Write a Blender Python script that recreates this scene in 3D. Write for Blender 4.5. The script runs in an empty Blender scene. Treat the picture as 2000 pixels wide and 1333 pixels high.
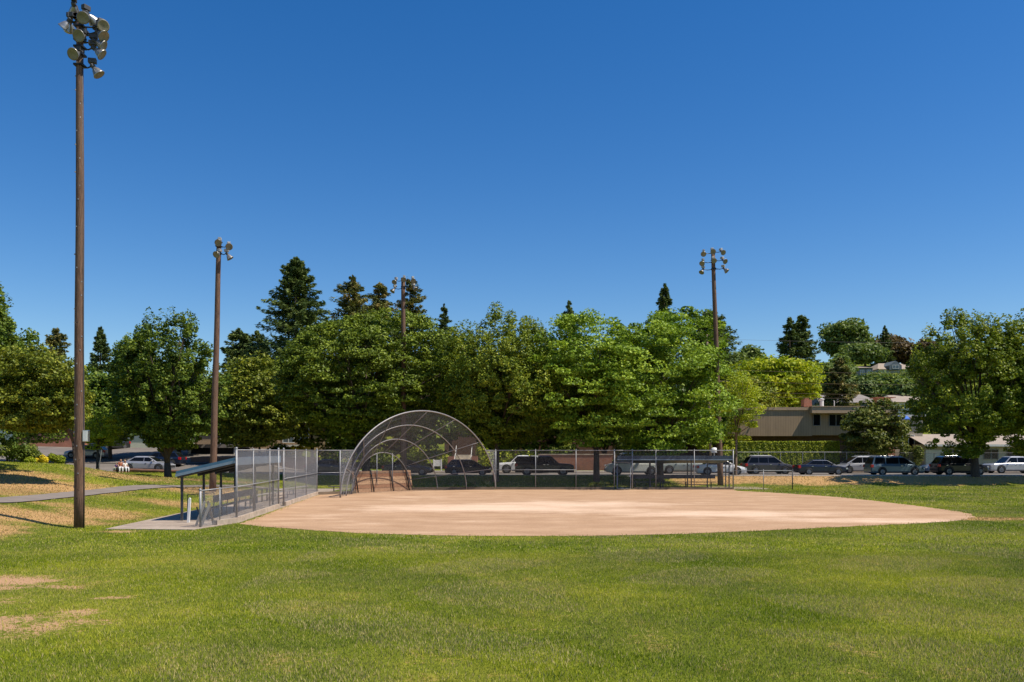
import bpy, math, random
import numpy as np
from mathutils import Vector, Matrix
random.seed(7); RNG = np.random.default_rng(7)
R = math.radians
F = 1650.0
S = bpy.context.scene
COL = S.collection

# ---------------------------------------------------------------- camera, sky, sun, exposure
cam = bpy.data.objects.new("camera", bpy.data.cameras.new("camera"))
COL.objects.link(cam)
cam.location = (0, 0, 3.0); cam.rotation_euler = (R(90), 0, 0)
cam.data.sensor_width = 36; cam.data.lens = 36 * F / 2000; cam.data.shift_y = 0.1072
cam.data.clip_start = 0.1; cam.data.clip_end = 3000
S.camera = cam
SUN_DIR = Vector((1.0, -0.29, 1.72)).normalized()          # towards the sun
elev = math.asin(SUN_DIR.z); az = math.atan2(SUN_DIR.x, SUN_DIR.y)
W = bpy.data.worlds.new("World"); S.world = W; W.use_nodes = True
nt = W.node_tree; nt.nodes.clear()
sky = nt.nodes.new('ShaderNodeTexSky'); sky.sky_type = 'NISHITA'; sky.sun_disc = False
sky.sun_elevation = elev; sky.sun_rotation = az
sky.air_density = 1.0; sky.dust_density = 0.3; sky.ozone_density = 3.0; sky.altitude = 100
hsv = nt.nodes.new('ShaderNodeHueSaturation'); hsv.inputs['Saturation'].default_value = 1.38; hsv.inputs['Hue'].default_value = 0.507; hsv.inputs['Value'].default_value = 1.0
bg = nt.nodes.new('ShaderNodeBackground'); bg.inputs[1].default_value = 0.1
wo = nt.nodes.new('ShaderNodeOutputWorld')
nt.links.new(sky.outputs[0], hsv.inputs['Color']); nt.links.new(hsv.outputs[0], bg.inputs[0]); nt.links.new(bg.outputs[0], wo.inputs[0])
sl = bpy.data.lights.new("sun", 'SUN'); sl.energy = 4.8; sl.angle = R(0.5); sl.color = (1.0, 0.92, 0.78)
so = bpy.data.objects.new("sun", sl); COL.objects.link(so)
so.rotation_euler = SUN_DIR.to_track_quat('Z', 'Y').to_euler()
S.view_settings.view_transform = 'Standard'; S.view_settings.look = 'None'
S.view_settings.exposure = 0.33; S.view_settings.gamma = 1.0

# ---------------------------------------------------------------- helpers
def smooth(a, b, x):
    t = np.clip((np.asarray(x, float) - a) / (b - a), 0, 1)
    return t * t * (3 - 2 * t)
def at(px, py, Y):                                           # a point seen at that place, Y metres away
    return Vector(((px - 1000) / F * Y, Y, 3 - (py - 881) / F * Y))
def PX(px, Y): return (px - 1000) / F * Y
def tag(o, label=None, cat=None, group=None, kind=None):
    if label: o['label'] = label
    if cat: o['category'] = cat
    if group: o['group'] = group
    if kind: o['kind'] = kind
    return o
def thing(name, label, cat, loc=(0, 0, 0), rotz=0, group=None):
    o = bpy.data.objects.new(name, None); o.empty_display_size = 0.2
    COL.objects.link(o); o.location = loc; o.rotation_euler = (0, 0, rotz)
    return tag(o, label, cat, group)
class MB:
    def __init__(s): s.v = []; s.f = []
    def add(s, vs, fs):
        n = len(s.v); s.v += [tuple(v) for v in vs]; s.f += [tuple(i + n for i in f) for f in fs]; return s
    def box(s, c, d, rz=0, rx=0, ry=0):
        M = Matrix.Translation(c) @ Matrix.Rotation(rz, 4, 'Z') @ Matrix.Rotation(ry, 4, 'Y') @ Matrix.Rotation(rx, 4, 'X')
        vs = [M @ Vector((x * d[0] / 2, y * d[1] / 2, z * d[2] / 2)) for x in (-1, 1) for y in (-1, 1) for z in (-1, 1)]
        return s.add(vs, [(0, 1, 3, 2), (4, 6, 7, 5), (0, 4, 5, 1), (2, 3, 7, 6), (0, 2, 6, 4), (1, 5, 7, 3)])
    def bx(s, a, b):
        return s.box([(a[i] + b[i]) / 2 for i in range(3)], [abs(b[i] - a[i]) for i in range(3)])
    def tube(s, pts, r, n=8, cap=True):
        pts = [Vector(p) for p in pts]; k = len(pts)
        rs = r if isinstance(r, (list, tuple)) else [r] * k
        vs = []
        up = None
        for i, p in enumerate(pts):
            d = (pts[min(i + 1, k - 1)] - pts[max(i - 1, 0)])
            if d.length < 1e-9: d = Vector((0, 0, 1))
            d.normalize()
            if up is None: up = Vector((0, 0, 1)) if abs(d.z) < 0.9 else Vector((1, 0, 0))
            a = d.cross(up); a = a.normalized() if a.length > 1e-4 else d.orthogonal().normalized()
            b = d.cross(a); up = -b if False else b.cross(d) * 0 + (a.cross(d)).normalized()
            for j in range(n):
                t = 2 * math.pi * j / n
                vs.append(p + (a * math.cos(t) + b * math.sin(t)) * rs[i])
        fs = [(i * n + j, i * n + (j + 1) % n, (i + 1) * n + (j + 1) % n, (i + 1) * n + j) for i in range(k - 1) for j in range(n)]
        if cap: fs += [tuple(range(n))[::-1], tuple((k - 1) * n + j for j in range(n))]
        return s.add(vs, fs)
    def lathe(s, prof, M=Matrix.Identity(4), n=16):           # prof: (radius, z)
        vs = [M @ Vector((r * math.cos(2 * math.pi * j / n), r * math.sin(2 * math.pi * j / n), z)) for r, z in prof for j in range(n)]
        k = len(prof)
        fs = [(i * n + j, i * n + (j + 1) % n, (i + 1) * n + (j + 1) % n, (i + 1) * n + j) for i in range(k - 1) for j in range(n)]
        return s.add(vs, fs)
    def prism(s, poly, a, b, axis=2):                         # polygon extruded between a and b along axis
        n = len(poly)
        def mk(p, h):
            q = list(p); q.insert(axis, h); return q
        return s.add([mk(p, a) for p in poly] + [mk(p, b) for p in poly],
                     [tuple(range(n))[::-1], tuple(range(n, 2 * n))] + [(i, (i + 1) % n, n + (i + 1) % n, n + i) for i in range(n)])
    def build(s, name, m, parent=None, org=None, sm=False, bevel=0):
        if org is not None:
            o3 = tuple(org); vs = [(v[0] - o3[0], v[1] - o3[1], v[2] - o3[2]) for v in s.v]
        else: vs = s.v
        me = bpy.data.meshes.new(name); me.from_pydata(vs, [], s.f)
        me.materials.append(m); me.update()
        if sm: me.polygons.foreach_set('use_smooth', [True] * len(me.polygons))
        o = bpy.data.objects.new(name, me); COL.objects.link(o)
        if parent: o.parent = parent
        if bevel:
            b = o.modifiers.new('bevel', 'BEVEL'); b.width = bevel; b.segments = 2; b.limit_method = 'ANGLE'
        return o
def npmesh(name, V, k, m, parent=None, tint=None, tname='tint', extra=None):   # V: (nfaces*k, 3)
    n = len(V); nf = n // k
    me = bpy.data.meshes.new(name)
    me.vertices.add(n); me.vertices.foreach_set('co', np.ascontiguousarray(V, dtype=np.float32).ravel())
    me.loops.add(n); me.loops.foreach_set('vertex_index', np.arange(n, dtype=np.int32))
    me.polygons.add(nf); me.polygons.foreach_set('loop_start', np.arange(0, n, k, dtype=np.int32))
    try: me.polygons.foreach_set('loop_total', np.full(nf, k, dtype=np.int32))
    except Exception: pass
    for nm, arr in ([(tname, tint)] if tint is not None else []) + list((extra or {}).items()):
        a = me.attributes.new(nm, 'FLOAT', 'FACE'); a.data.foreach_set('value', np.ascontiguousarray(arr, dtype=np.float32))
    me.update(calc_edges=True); me.materials.append(m)
    o = bpy.data.objects.new(name, me); COL.objects.link(o)
    if parent: o.parent = parent
    return o

# ---------------------------------------------------------------- materials
class N:
    def __init__(s, name):
        s.m = bpy.data.materials.new(name); s.m.use_nodes = True; s.t = s.m.node_tree
        s.b = s.t.nodes['Principled BSDF']; s.out = s.t.nodes['Material Output']
    def n(s, ty, **kw):
        o = s.t.nodes.new('ShaderNode' + ty)
        for k, v in kw.items(): setattr(o, k, v)
        return o
    def l(s, a, b): s.t.links.new(a, b)
    def noise(s, scale, detail=4, vec=None, rough=0.6, sc3=None):
        t = s.n('TexNoise'); t.inputs['Scale'].default_value = scale; t.inputs['Detail'].default_value = detail; t.inputs['Roughness'].default_value = rough
        if vec is None:
            g = s.n('NewGeometry'); vec = g.outputs['Position']
        if sc3:
            mp = s.n('Mapping'); mp.inputs['Scale'].default_value = sc3; s.l(vec, mp.inputs[0]); vec = mp.outputs[0]
        s.l(vec, t.inputs['Vector']); return t.outputs['Fac']
    def ramp(s, fac, stops):
        r = s.n('ValToRGB'); e = r.color_ramp.elements
        while len(e) < len(stops): e.new(0.5)
        for i, (p, c) in enumerate(stops):
            e[i].position = p; e[i].color = (*c, 1) if len(c) == 3 else c
        s.l(fac, r.inputs[0]); return r.outputs[0]
    def mix(s, f, a, b, bt='MIX'):
        x = s.n('MixRGB', blend_type=bt)
        for i, v in ((0, f), (1, a), (2, b)):
            if isinstance(v, (int, float)): x.inputs[i].default_value = v
            elif isinstance(v, tuple): x.inputs[i].default_value = (*v, 1)
            else: s.l(v, x.inputs[i])
        return x.outputs[0]
    def math(s, op, a, b=0.0, clamp=False):
        x = s.n('Math', operation=op, use_clamp=clamp)
        for i, v in ((0, a), (1, b)):
            if isinstance(v, (int, float)): x.inputs[i].default_value = v
            else: s.l(v, x.inputs[i])
        return x.outputs[0]
    def bump(s, h, st, d=0.02):
        b = s.n('Bump'); b.inputs['Strength'].default_value = st; b.inputs['Distance'].default_value = d
        s.l(h, b.inputs['Height']); s.l(b.outputs[0], s.b.inputs['Normal'])
    def attr(s, nm):
        a = s.n('Attribute'); a.attribute_name = nm; return a.outputs['Fac']
    def col(s, c):
        if isinstance(c, tuple): s.b.inputs['Base Color'].default_value = (*c, 1)
        else: s.l(c, s.b.inputs['Base Color'])
    def set(s, rough=0.7, metal=0.0, spec=None, coat=0):
        s.b.inputs['Roughness'].default_value = rough; s.b.inputs['Metallic'].default_value = metal
        if spec is not None: s.b.inputs['Specular IOR Level'].default_value = spec
        if coat: s.b.inputs['Coat Weight'].default_value = coat; s.b.inputs['Coat Roughness'].default_value = 0.05
        return s.m
def simple(name, c, rough=0.7, metal=0.0, var=0.25, scale=3.0, bump=0.0, spec=None, coat=0, sc3=None):
    a = N(name); d = tuple(x * (1 - var) for x in c); e = tuple(min(1, x * (1 + var)) for x in c)
    f = a.noise(scale, 5, sc3=sc3)
    a.col(a.ramp(f, [(0.3, d), (0.7, e)]))
    if bump: a.bump(f, bump)
    return a.set(rough, metal, spec, coat)
def leafmat(name, c0, c1, c2, trans=0.3, rough=0.5):         # tint 0..1 per leaf runs c0 -> c1 -> c2
    a = N(name); c = a.ramp(a.attr('tint'), [(0.0, c0), (0.55, c1), (1.0, c2)])
    a.col(c); a.set(rough, 0, 0.2)
    tr = a.n('BsdfTranslucent'); a.l(a.mix(0.0, a.mix(1.0, c, (1.25, 1.3, 0.5), 'MULTIPLY'), c), tr.inputs[0])
    mx = a.n('MixShader'); mx.inputs[0].default_value = trans
    a.l(a.b.outputs[0], mx.inputs[1]); a.l(tr.outputs[0], mx.inputs[2]); a.l(mx.outputs[0], a.out.inputs[0])
    return a.m

M = {}
M['galv'] = simple('galvanised_pipe', (0.27, 0.27, 0.28), 0.55, 0.3, 0.2, 6)
M['wire'] = simple('fence_wire', (0.40, 0.40, 0.42), 0.5, 0.3, 0.1, 6)
M['wire2'] = simple('dull_fence_wire', (0.17, 0.17, 0.18), 0.6, 0.3, 0.15, 6)
M['wiremid'] = simple('weathered_fence_wire', (0.19, 0.185, 0.19), 0.6, 0.3, 0.15, 6)
M['arch'] = simple('arch_pipe', (0.27, 0.255, 0.255), 0.5, 0.3, 0.15, 5)
M['blackpipe'] = simple('dark_pipe', (0.02, 0.02, 0.022), 0.5, 0.3)
M['concrete'] = simple('concrete', (0.36, 0.32, 0.28), 0.9, 0, 0.18, 1.2, 0.2)
def padmat():
    a = N('stained_slab_concrete'); f = a.noise(0.7, 6); g2 = a.noise(6, 5, rough=0.75)
    c = a.ramp(f, [(0.3, (0.27, 0.21, 0.165)), (0.55, (0.37, 0.30, 0.24)), (0.75, (0.43, 0.355, 0.285))])
    c = a.mix(0.5, c, a.ramp(g2, [(0.32, (0.6, 0.57, 0.53)), (0.68, (1.25, 1.2, 1.15))]), 'MULTIPLY')
    g = a.n('NewGeometry'); sx = a.n('SeparateXYZ'); a.l(g.outputs['Position'], sx.inputs[0])
    j = a.math('LESS_THAN', a.math('FRACT', a.math('DIVIDE', sx.outputs[1], 2.4)), 0.018)
    a.col(a.mix(j, c, (0.10, 0.08, 0.06))); return a.set(0.95)
M['pad'] = padmat()
M['curb'] = simple('kerb_concrete', (0.40, 0.32, 0.25), 0.9, 0, 0.3, 2.2, 0.2)
M['board'] = simple('weathered_kickboard', (0.17, 0.125, 0.085), 0.9, 0, 0.35, 1.5, 0.2, sc3=(1, 1, 6))
M['white'] = simple('white_paint', (0.75, 0.74, 0.72), 0.55, 0, 0.08, 4)
M['chrome'] = simple('bright_metal', (0.65, 0.65, 0.66), 0.22, 0.9, 0.05, 4)
M['lampshell'] = simple('lamp_shell_metal', (0.36, 0.35, 0.33), 0.36, 0.7, 0.15, 9)
M['ballast'] = simple('ballast_housing', (0.06, 0.06, 0.065), 0.6, 0.2, 0.3, 9)
M['lightballast'] = simple('pale_ballast_housing', (0.42, 0.40, 0.38), 0.5, 0.3, 0.2, 9)
M['lens'] = simple('lamp_lens_dusty_glass', (0.20, 0.18, 0.13), 0.45, 0.2, 0.3, 5)
M['glass'] = simple('dark_window_glass', (0.006, 0.007, 0.009), 0.08, 0, 0.1, 2, spec=0.22)
M['glassl'] = simple('pale_window_glass', (0.09, 0.12, 0.15), 0.08, 0, 0.3, 1, spec=0.8)
M['tyre'] = simple('tyre_rubber', (0.014, 0.014, 0.014), 0.85)
M['rim'] = simple('wheel_rim_metal', (0.17, 0.17, 0.18), 0.35, 0.6, 0.1, 8)
M['redlamp'] = simple('red_tail_lens', (0.45, 0.01, 0.012), 0.2, 0, 0.1, 9)
M['headlamp'] = simple('clear_headlamp_lens', (0.6, 0.62, 0.65), 0.1, 0.3, 0.1, 9)
M['blackplastic'] = simple('black_trim', (0.02, 0.02, 0.02), 0.6)
M['roofblue'] = simple('blue_grey_metal_roof', (0.06, 0.14, 0.21), 0.5, 0.2, 0.2, 1.0)
M['roofdark'] = simple('dark_slate_metal_roof', (0.035, 0.055, 0.085), 0.5, 0.2, 0.2, 1.0)
M['fascia'] = simple('pale_blue_fascia', (0.20, 0.27, 0.34), 0.45, 0.2, 0.12, 3)
M['bark'] = simple('tree_bark', (0.075, 0.055, 0.04), 0.95, 0, 0.4, 5, 0.6, sc3=(3, 3, 0.7))
M['barkpale'] = simple('pale_tree_bark', (0.16, 0.11, 0.075), 0.95, 0, 0.4, 5, 0.6, sc3=(3, 3, 0.7))
def polemat():
    a = N('creosoted_pole_wood')
    f = a.noise(7, 6, sc3=(4, 4, 0.35)); g = a.noise(2.2, 3, sc3=(1, 1, 0.4)); k = a.noise(9, 2, sc3=(1.5, 1.5, 1))
    c = a.ramp(f, [(0.3, (0.050, 0.024, 0.014)), (0.5, (0.125, 0.064, 0.038)), (0.7, (0.22, 0.125, 0.08))])
    c = a.mix(a.ramp(g, [(0.4, (0, 0, 0)), (0.62, (0.5, 0.5, 0.5))]), c, (0.15, 0.095, 0.065))
    c = a.mix(a.ramp(k, [(0.27, (1, 1, 1)), (0.33, (0, 0, 0))]), c, (0.02, 0.012, 0.01))
    a.col(c); a.bump(f, 0.5, 0.03); return a.set(0.8)
M['pole'] = polemat()
M['oldpole'] = simple('weathered_grey_pole', (0.21, 0.15, 0.10), 0.9, 0, 0.3, 4, 0.3, sc3=(4, 4, 0.4))
def planks():
    a = N('backstop_planks'); g = a.n('NewGeometry'); sx = a.n('SeparateXYZ'); a.l(g.outputs['Position'], sx.inputs[0])
    row = a.math('FLOOR', a.math('DIVIDE', sx.outputs[2], 0.27))
    wn = a.n('TexWhiteNoise'); wn.noise_dimensions = '1D'; a.l(row, wn.inputs['W'])
    f = a.noise(5, 5, sc3=(0.8, 0.8, 5))
    c = a.mix(wn.outputs['Value'], (0.30, 0.15, 0.085), (0.50, 0.32, 0.19))
    c = a.mix(0.55, c, a.ramp(f, [(0.35, (0.45, 0.40, 0.35)), (0.65, (1.2, 1.15, 1.1))]), 'MULTIPLY')
    gap = a.math('FRACT', a.math('DIVIDE', sx.outputs[2], 0.27))
    c = a.mix(a.math('LESS_THAN', gap, 0.08), c, (0.05, 0.03, 0.02))
    a.col(c); return a.set(0.85)
M['planks'] = planks()
def brick(name, c1, c2, mortar, s=4.0):
    a = N(name); b = a.n('TexBrick'); b.inputs['Color1'].default_value = (*c1, 1); b.inputs['Color2'].default_value = (*c2, 1); b.inputs['Mortar'].default_value = (*mortar, 1)
    b.inputs['Scale'].default_value = s; b.inputs['Mortar Size'].default_value = 0.012
    g = a.n('NewGeometry'); sx = a.n('SeparateXYZ'); a.l(g.outputs['Position'], sx.inputs[0])
    cx = a.n('CombineXYZ'); a.l(a.math('ADD', sx.outputs[0], sx.outputs[1]), cx.inputs[0]); a.l(sx.outputs[2], cx.inputs[1])
    a.l(cx.outputs[0], b.inputs[0]); f = a.noise(1.5, 4)
    a.col(a.mix(0.6, b.outputs[0], a.ramp(f, [(0.3, (0.6, 0.6, 0.6)), (0.7, (1.15, 1.1, 1.1))]), 'MULTIPLY')); return a.set(0.9)
M['brick'] = brick('red_brick', (0.28, 0.10, 0.06), (0.34, 0.14, 0.085), (0.3, 0.26, 0.22))
M['dimbrick'] = brick('shade_toned_brown_brick', (0.12, 0.055, 0.038), (0.16, 0.075, 0.05), (0.14, 0.12, 0.10))  # brown-red brick, darkened so its colour carries the shade behind the trees
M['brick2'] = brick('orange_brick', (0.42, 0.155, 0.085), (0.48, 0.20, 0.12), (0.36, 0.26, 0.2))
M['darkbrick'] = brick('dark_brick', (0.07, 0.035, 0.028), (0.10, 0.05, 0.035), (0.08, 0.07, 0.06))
def siding(name, c, w=0.3):
    a = N(name); g = a.n('NewGeometry'); sx = a.n('SeparateXYZ'); a.l(g.outputs['Position'], sx.inputs[0])
    fr = a.math('FRACT', a.math('DIVIDE', sx.outputs[0], w)); f = a.noise(0.9, 4, sc3=(2, 2, 0.5))
    cc = a.ramp(f, [(0.3, tuple(x * 0.85 for x in c)), (0.7, tuple(x * 1.12 for x in c))])
    a.col(a.mix(a.math('LESS_THAN', fr, 0.09), cc, tuple(x * 0.55 for x in c))); return a.set(0.85)
M['siding'] = siding('brown_board_siding', (0.36, 0.25, 0.15))
M['beige'] = simple('beige_render', (0.42, 0.36, 0.27), 0.9, 0, 0.1, 1)
M['fasciabrown'] = simple('brown_fascia_board', (0.44, 0.31, 0.19), 0.8, 0, 0.12, 2)
M['roofgrey'] = simple('grey_roof_shingles', (0.24, 0.21, 0.19), 0.95, 0, 0.2, 3)
M['roofpale'] = simple('pale_roof_shingles', (0.33, 0.27, 0.22), 0.95, 0, 0.15, 3)
M['roofwhite'] = simple('white_roof_edge', (0.62, 0.60, 0.57), 0.7, 0, 0.1, 3)
M['housegrey'] = simple('grey_blue_house_paint', (0.12, 0.15, 0.18), 0.8, 0, 0.1, 1)
M['frame'] = simple('dull_window_frame', (0.22, 0.21, 0.19), 0.6, 0, 0.1, 3)
M['housewhite'] = simple('cream_house_paint', (0.6, 0.58, 0.52), 0.8, 0, 0.08, 1)
M['brownwall'] = simple('brown_wood_fence', (0.16, 0.10, 0.07), 0.9, 0, 0.25, 2, sc3=(6, 6, 0.5))
M['blackhole'] = simple('carport_shade_black', (0.01, 0.01, 0.012), 0.8)
M['log'] = simple('barrier_log', (0.17, 0.085, 0.055), 0.9, 0, 0.4, 4, 0.4, sc3=(0.5, 3, 3))
M['blue'] = simple('blue_awning_cloth', (0.03, 0.13, 0.5), 0.7)
M['soilstep'] = simple('pale_step_concrete', (0.55, 0.48, 0.38), 0.9, 0, 0.12, 1.2)
def asphalt():
    a = N('asphalt'); f = a.noise(0.35, 6); g = a.noise(40, 2)
    c = a.ramp(f, [(0.3, (0.12, 0.105, 0.095)), (0.7, (0.21, 0.18, 0.155))])
    a.col(a.mix(0.3, c, a.ramp(g, [(0.3, (0.5, 0.5, 0.5)), (0.7, (1.3, 1.3, 1.3))]), 'MULTIPLY')); return a.set(0.9)
M['asphalt'] = asphalt()
M['path'] = simple('worn_path_asphalt', (0.20, 0.165, 0.14), 0.95, 0, 0.14, 0.9)

GREEN_D, GREEN_M, GREEN_L, TAN, SOIL = (0.085, 0.118, 0.010), (0.135, 0.165, 0.013), (0.21, 0.22, 0.022), (0.43, 0.265, 0.115), (0.44, 0.265, 0.15)
def groundmat():
    a = N('lawn_ground')
    n1 = a.noise(0.16, 4, rough=0.55); n2 = a.noise(1.1, 5, rough=0.65); n3 = a.noise(9, 5, rough=0.75); n4 = a.noise(30, 3, rough=0.8, sc3=(1, 0.5, 1))
    v = a.math('ADD', a.math('MULTIPLY', n1, 0.75), a.math('MULTIPLY', n2, 0.25))
    c = a.ramp(v, [(0.36, GREEN_D), (0.5, GREEN_M), (0.64, GREEN_L)])
    c = a.mix(0.75, c, a.ramp(n3, [(0.28, (0.45, 0.5, 0.45)), (0.52, (1.0, 1.0, 1.0)), (0.72, (1.6, 1.45, 1.5))]), 'MULTIPLY')
    c = a.mix(0.5, c, a.ramp(n4, [(0.3, (0.4, 0.45, 0.4)), (0.7, (1.6, 1.5, 1.5))]), 'MULTIPLY')
    dry = a.attr('dry')
    t = a.math('ADD', dry, a.math('MULTIPLY', a.math('SUBTRACT', a.math('ADD', a.math('MULTIPLY', n2, 0.5), a.math('MULTIPLY', n3, 0.5)), 0.5), 3.4))
    c = a.mix(a.ramp(t, [(0.35, (0, 0, 0)), (0.75, (1, 1, 1))]), c, a.mix(0.6, TAN, a.ramp(n3, [(0.3, (0.6, 0.6, 0.6)), (0.7, (1.35, 1.3, 1.3))]), 'MULTIPLY'))
    bare = a.attr('bare')
    t2 = a.math('ADD', bare, a.math('MULTIPLY', a.math('SUBTRACT', a.math('ADD', a.math('MULTIPLY', n2, 0.4), a.math('ADD', a.math('MULTIPLY', n3, 0.4), a.math('MULTIPLY', n4, 0.2))), 0.5), 5.0))
    c = a.mix(a.ramp(t2, [(0.45, (0, 0, 0)), (0.65, (1, 1, 1))]), c, SOIL)
    a.col(c); a.bump(n3, 0.6, 0.06); return a.set(0.95, 0, 0.1)
M['ground'] = groundmat()
def blademat():
    a = N('grass_blades'); n1 = a.noise(0.16, 4, rough=0.55); n2 = a.noise(1.1, 5, rough=0.65)
    v = a.math('ADD', a.math('MULTIPLY', n1, 0.75), a.math('MULTIPLY', n2, 0.25))
    v = a.math('ADD', v, a.math('MULTIPLY', a.math('SUBTRACT', a.attr('tint'), 0.5), 0.27))
    c = a.ramp(v, [(0.36, (0.11, 0.17, 0.008)), (0.5, (0.23, 0.30, 0.014)), (0.64, (0.46, 0.46, 0.03))])
    c = a.mix(a.attr('dry'), c, a.mix(a.attr('zone'), (0.62, 0.50, 0.24), (0.50, 0.35, 0.165)))
    a.col(c); a.set(0.8, 0, 0.08)
    tr = a.n('BsdfTranslucent'); a.l(c, tr.inputs[0]); mx = a.n('MixShader'); mx.inputs[0].default_value = 0.3
    a.l(a.b.outputs[0], mx.inputs[1]); a.l(tr.outputs[0], mx.inputs[2]); a.l(mx.outputs[0], a.out.inputs[0]); return a.m
M['blade'] = blademat()
def dirtmat():
    a = N('infield_dirt')
    n1 = a.noise(0.09, 5, sc3=(0.55, 1.2, 1), rough=0.6); n2 = a.noise(0.8, 6, sc3=(0.5, 1.1, 1), rough=0.7); n3 = a.noise(14, 5, rough=0.8)
    c = a.ramp(n2, [(0.3, (0.36, 0.222, 0.132)), (0.55, (0.46, 0.298, 0.188)), (0.75, (0.53, 0.362, 0.243))])
    pale = a.attr('pale')
    t = a.math('ADD', pale, a.math('MULTIPLY', a.math('SUBTRACT', n2, 0.5), 1.5))
    t = a.math('ADD', t, a.math('MULTIPLY', a.math('SUBTRACT', n1, 0.5), 1.2))
    c = a.mix(a.ramp(t, [(0.2, (0, 0, 0)), (1.05, (1, 1, 1))]), c, (0.68, 0.49, 0.355))
    w = a.n('TexWave'); w.wave_type = 'RINGS'; w.inputs['Scale'].default_value = 0.10; w.inputs['Distortion'].default_value = 22; w.inputs['Detail'].default_value = 5; w.inputs['Detail Scale'].default_value = 0.25
    g = a.n('NewGeometry'); a.l(g.outputs['Position'], w.inputs['Vector'])
    c = a.mix(0.12, c, a.ramp(w.outputs['Fac'], [(0.2, (0.7, 0.66, 0.62)), (0.8, (1.15, 1.15, 1.12))]), 'MULTIPLY')
    c = a.mix(0.55, c, a.ramp(n3, [(0.3, (0.6, 0.58, 0.55)), (0.7, (1.3, 1.3, 1.28))]), 'MULTIPLY')
    a.col(c); a.bump(n3, 0.5, 0.02); return a.set(0.97, 0, 0.1)
M['dirt'] = dirtmat()
LF = {
 'ash': leafmat('leaves_mid_green', (0.021, 0.046, 0.008), (0.103, 0.165, 0.019), (0.280, 0.340, 0.043), 0.2),
 'ashy': leafmat('leaves_yellowish_green', (0.034, 0.056, 0.007), (0.155, 0.190, 0.018), (0.38, 0.37, 0.04), 0.2),
 'linden': leafmat('leaves_dense_olive_green', (0.023, 0.046, 0.006), (0.131, 0.185, 0.017), (0.318, 0.379, 0.043), 0.2),
 'maple': leafmat('leaves_bright_maple', (0.039, 0.086, 0.008), (0.192, 0.290, 0.020), (0.392, 0.500, 0.052), 0.2),
 'lime':  leafmat('leaves_lime_green', (0.109, 0.168, 0.010), (0.310, 0.378, 0.020), (0.558, 0.532, 0.040)),
 'plane': leafmat('leaves_street_maple', (0.030, 0.060, 0.008), (0.158, 0.215, 0.020), (0.392, 0.410, 0.037), 0.2),
 'fir':   leafmat('needles_dark_fir', (0.034, 0.063, 0.022), (0.101, 0.147, 0.041), (0.220, 0.265, 0.069), 0.12, 0.6),
 'firb':  leafmat('needles_brownish_conifer', (0.059, 0.074, 0.022), (0.147, 0.165, 0.042), (0.402, 0.288, 0.097), 0.12, 0.6),
 'magn':  leafmat('leaves_glossy_magnolia', (0.030, 0.052, 0.008), (0.125, 0.155, 0.025), (0.33, 0.31, 0.08), 0.18, 0.5),
 'hill':  leafmat('leaves_hillside', (0.074, 0.118, 0.032), (0.137, 0.193, 0.044), (0.233, 0.275, 0.058), 0.25),
 'brown': leafmat('leaves_copper', (0.078, 0.053, 0.028), (0.132, 0.091, 0.038), (0.186, 0.140, 0.045), 0.2),
 'hedge': leafmat('leaves_hedge', (0.094, 0.134, 0.010), (0.260, 0.314, 0.020), (0.564, 0.568, 0.042), 0.25),
 'yellow':leafmat('leaves_golden', (0.465, 0.392, 0.020), (0.744, 0.588, 0.030), (0.961, 0.770, 0.060), 0.25),
 'shrub': leafmat('leaves_dark_shrub', (0.031, 0.053, 0.008), (0.101, 0.146, 0.018), (0.282, 0.309, 0.039), 0.2),
}

# ---------------------------------------------------------------- terrain
CP = np.array([
 (-16.8, 32.8, 0.0), (-21.5, 35.7, .64), (-19, 30, .1), (-26, 32, 1.0), (-24, 26, .4), (-20, 22, 0.0), (-30, 22, .5), (-40, 25, 1.5), (-34, 34, 1.7), (-60, 30, 2.5),
 (-23.5, 38.5, .8), (-23.8, 43.7, .75), (-24.2, 50, .7), (-23.6, 59, .6), (-20, 62, .45), (-16, 62.5, .12), (-13.5, 63, 0),
 (-18.5, 37, .25), (-19, 44, .35), (-19, 52, .3), (-30, 46, 1.3), (-30, 53, 1.45), (-35, 58, 2.12), (-32.7, 62, 2.05), (-44, 57, 2.4), (-60, 55, 2.9), (-39, 62, 2.2),
 (-33.4, 68, 1.2), (-31, 68, .95), (-34, 73.5, .85), (-37, 68, 1.6), (-38, 70, 1.7), (-46, 70, 2.0), (-28, 62, 1.1), (-27, 68, .8), (-30, 74, .62), (-35, 76, .92), (-45, 77, 1.3), (-60, 77, 1.8),
 (-20, 70, .45), (-20, 76, .72), (-14, 70, .1), (-14, 76, .7), (-28, 77, .9), (-16, 45, 0), (-16, 52, 0), (-16, 36, 0), (-15, 57, 0), (-15.5, 25, 0), (-15, 10, 0), (-40, 0, 0.3), (-80, 0, 1), (-80, 77, 2.2)])
_d = np.hypot(CP[:, None, 0] - CP[None, :, 0], CP[:, None, 1] - CP[None, :, 1])
_w = np.linalg.solve(_d + 1e-6 * np.eye(len(CP)), CP[:, 2])
def road_e(x): return .72 + .33 * (1 - smooth(-35, -12, x)) + .6 * (1 - smooth(-75, -38, x))
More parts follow.
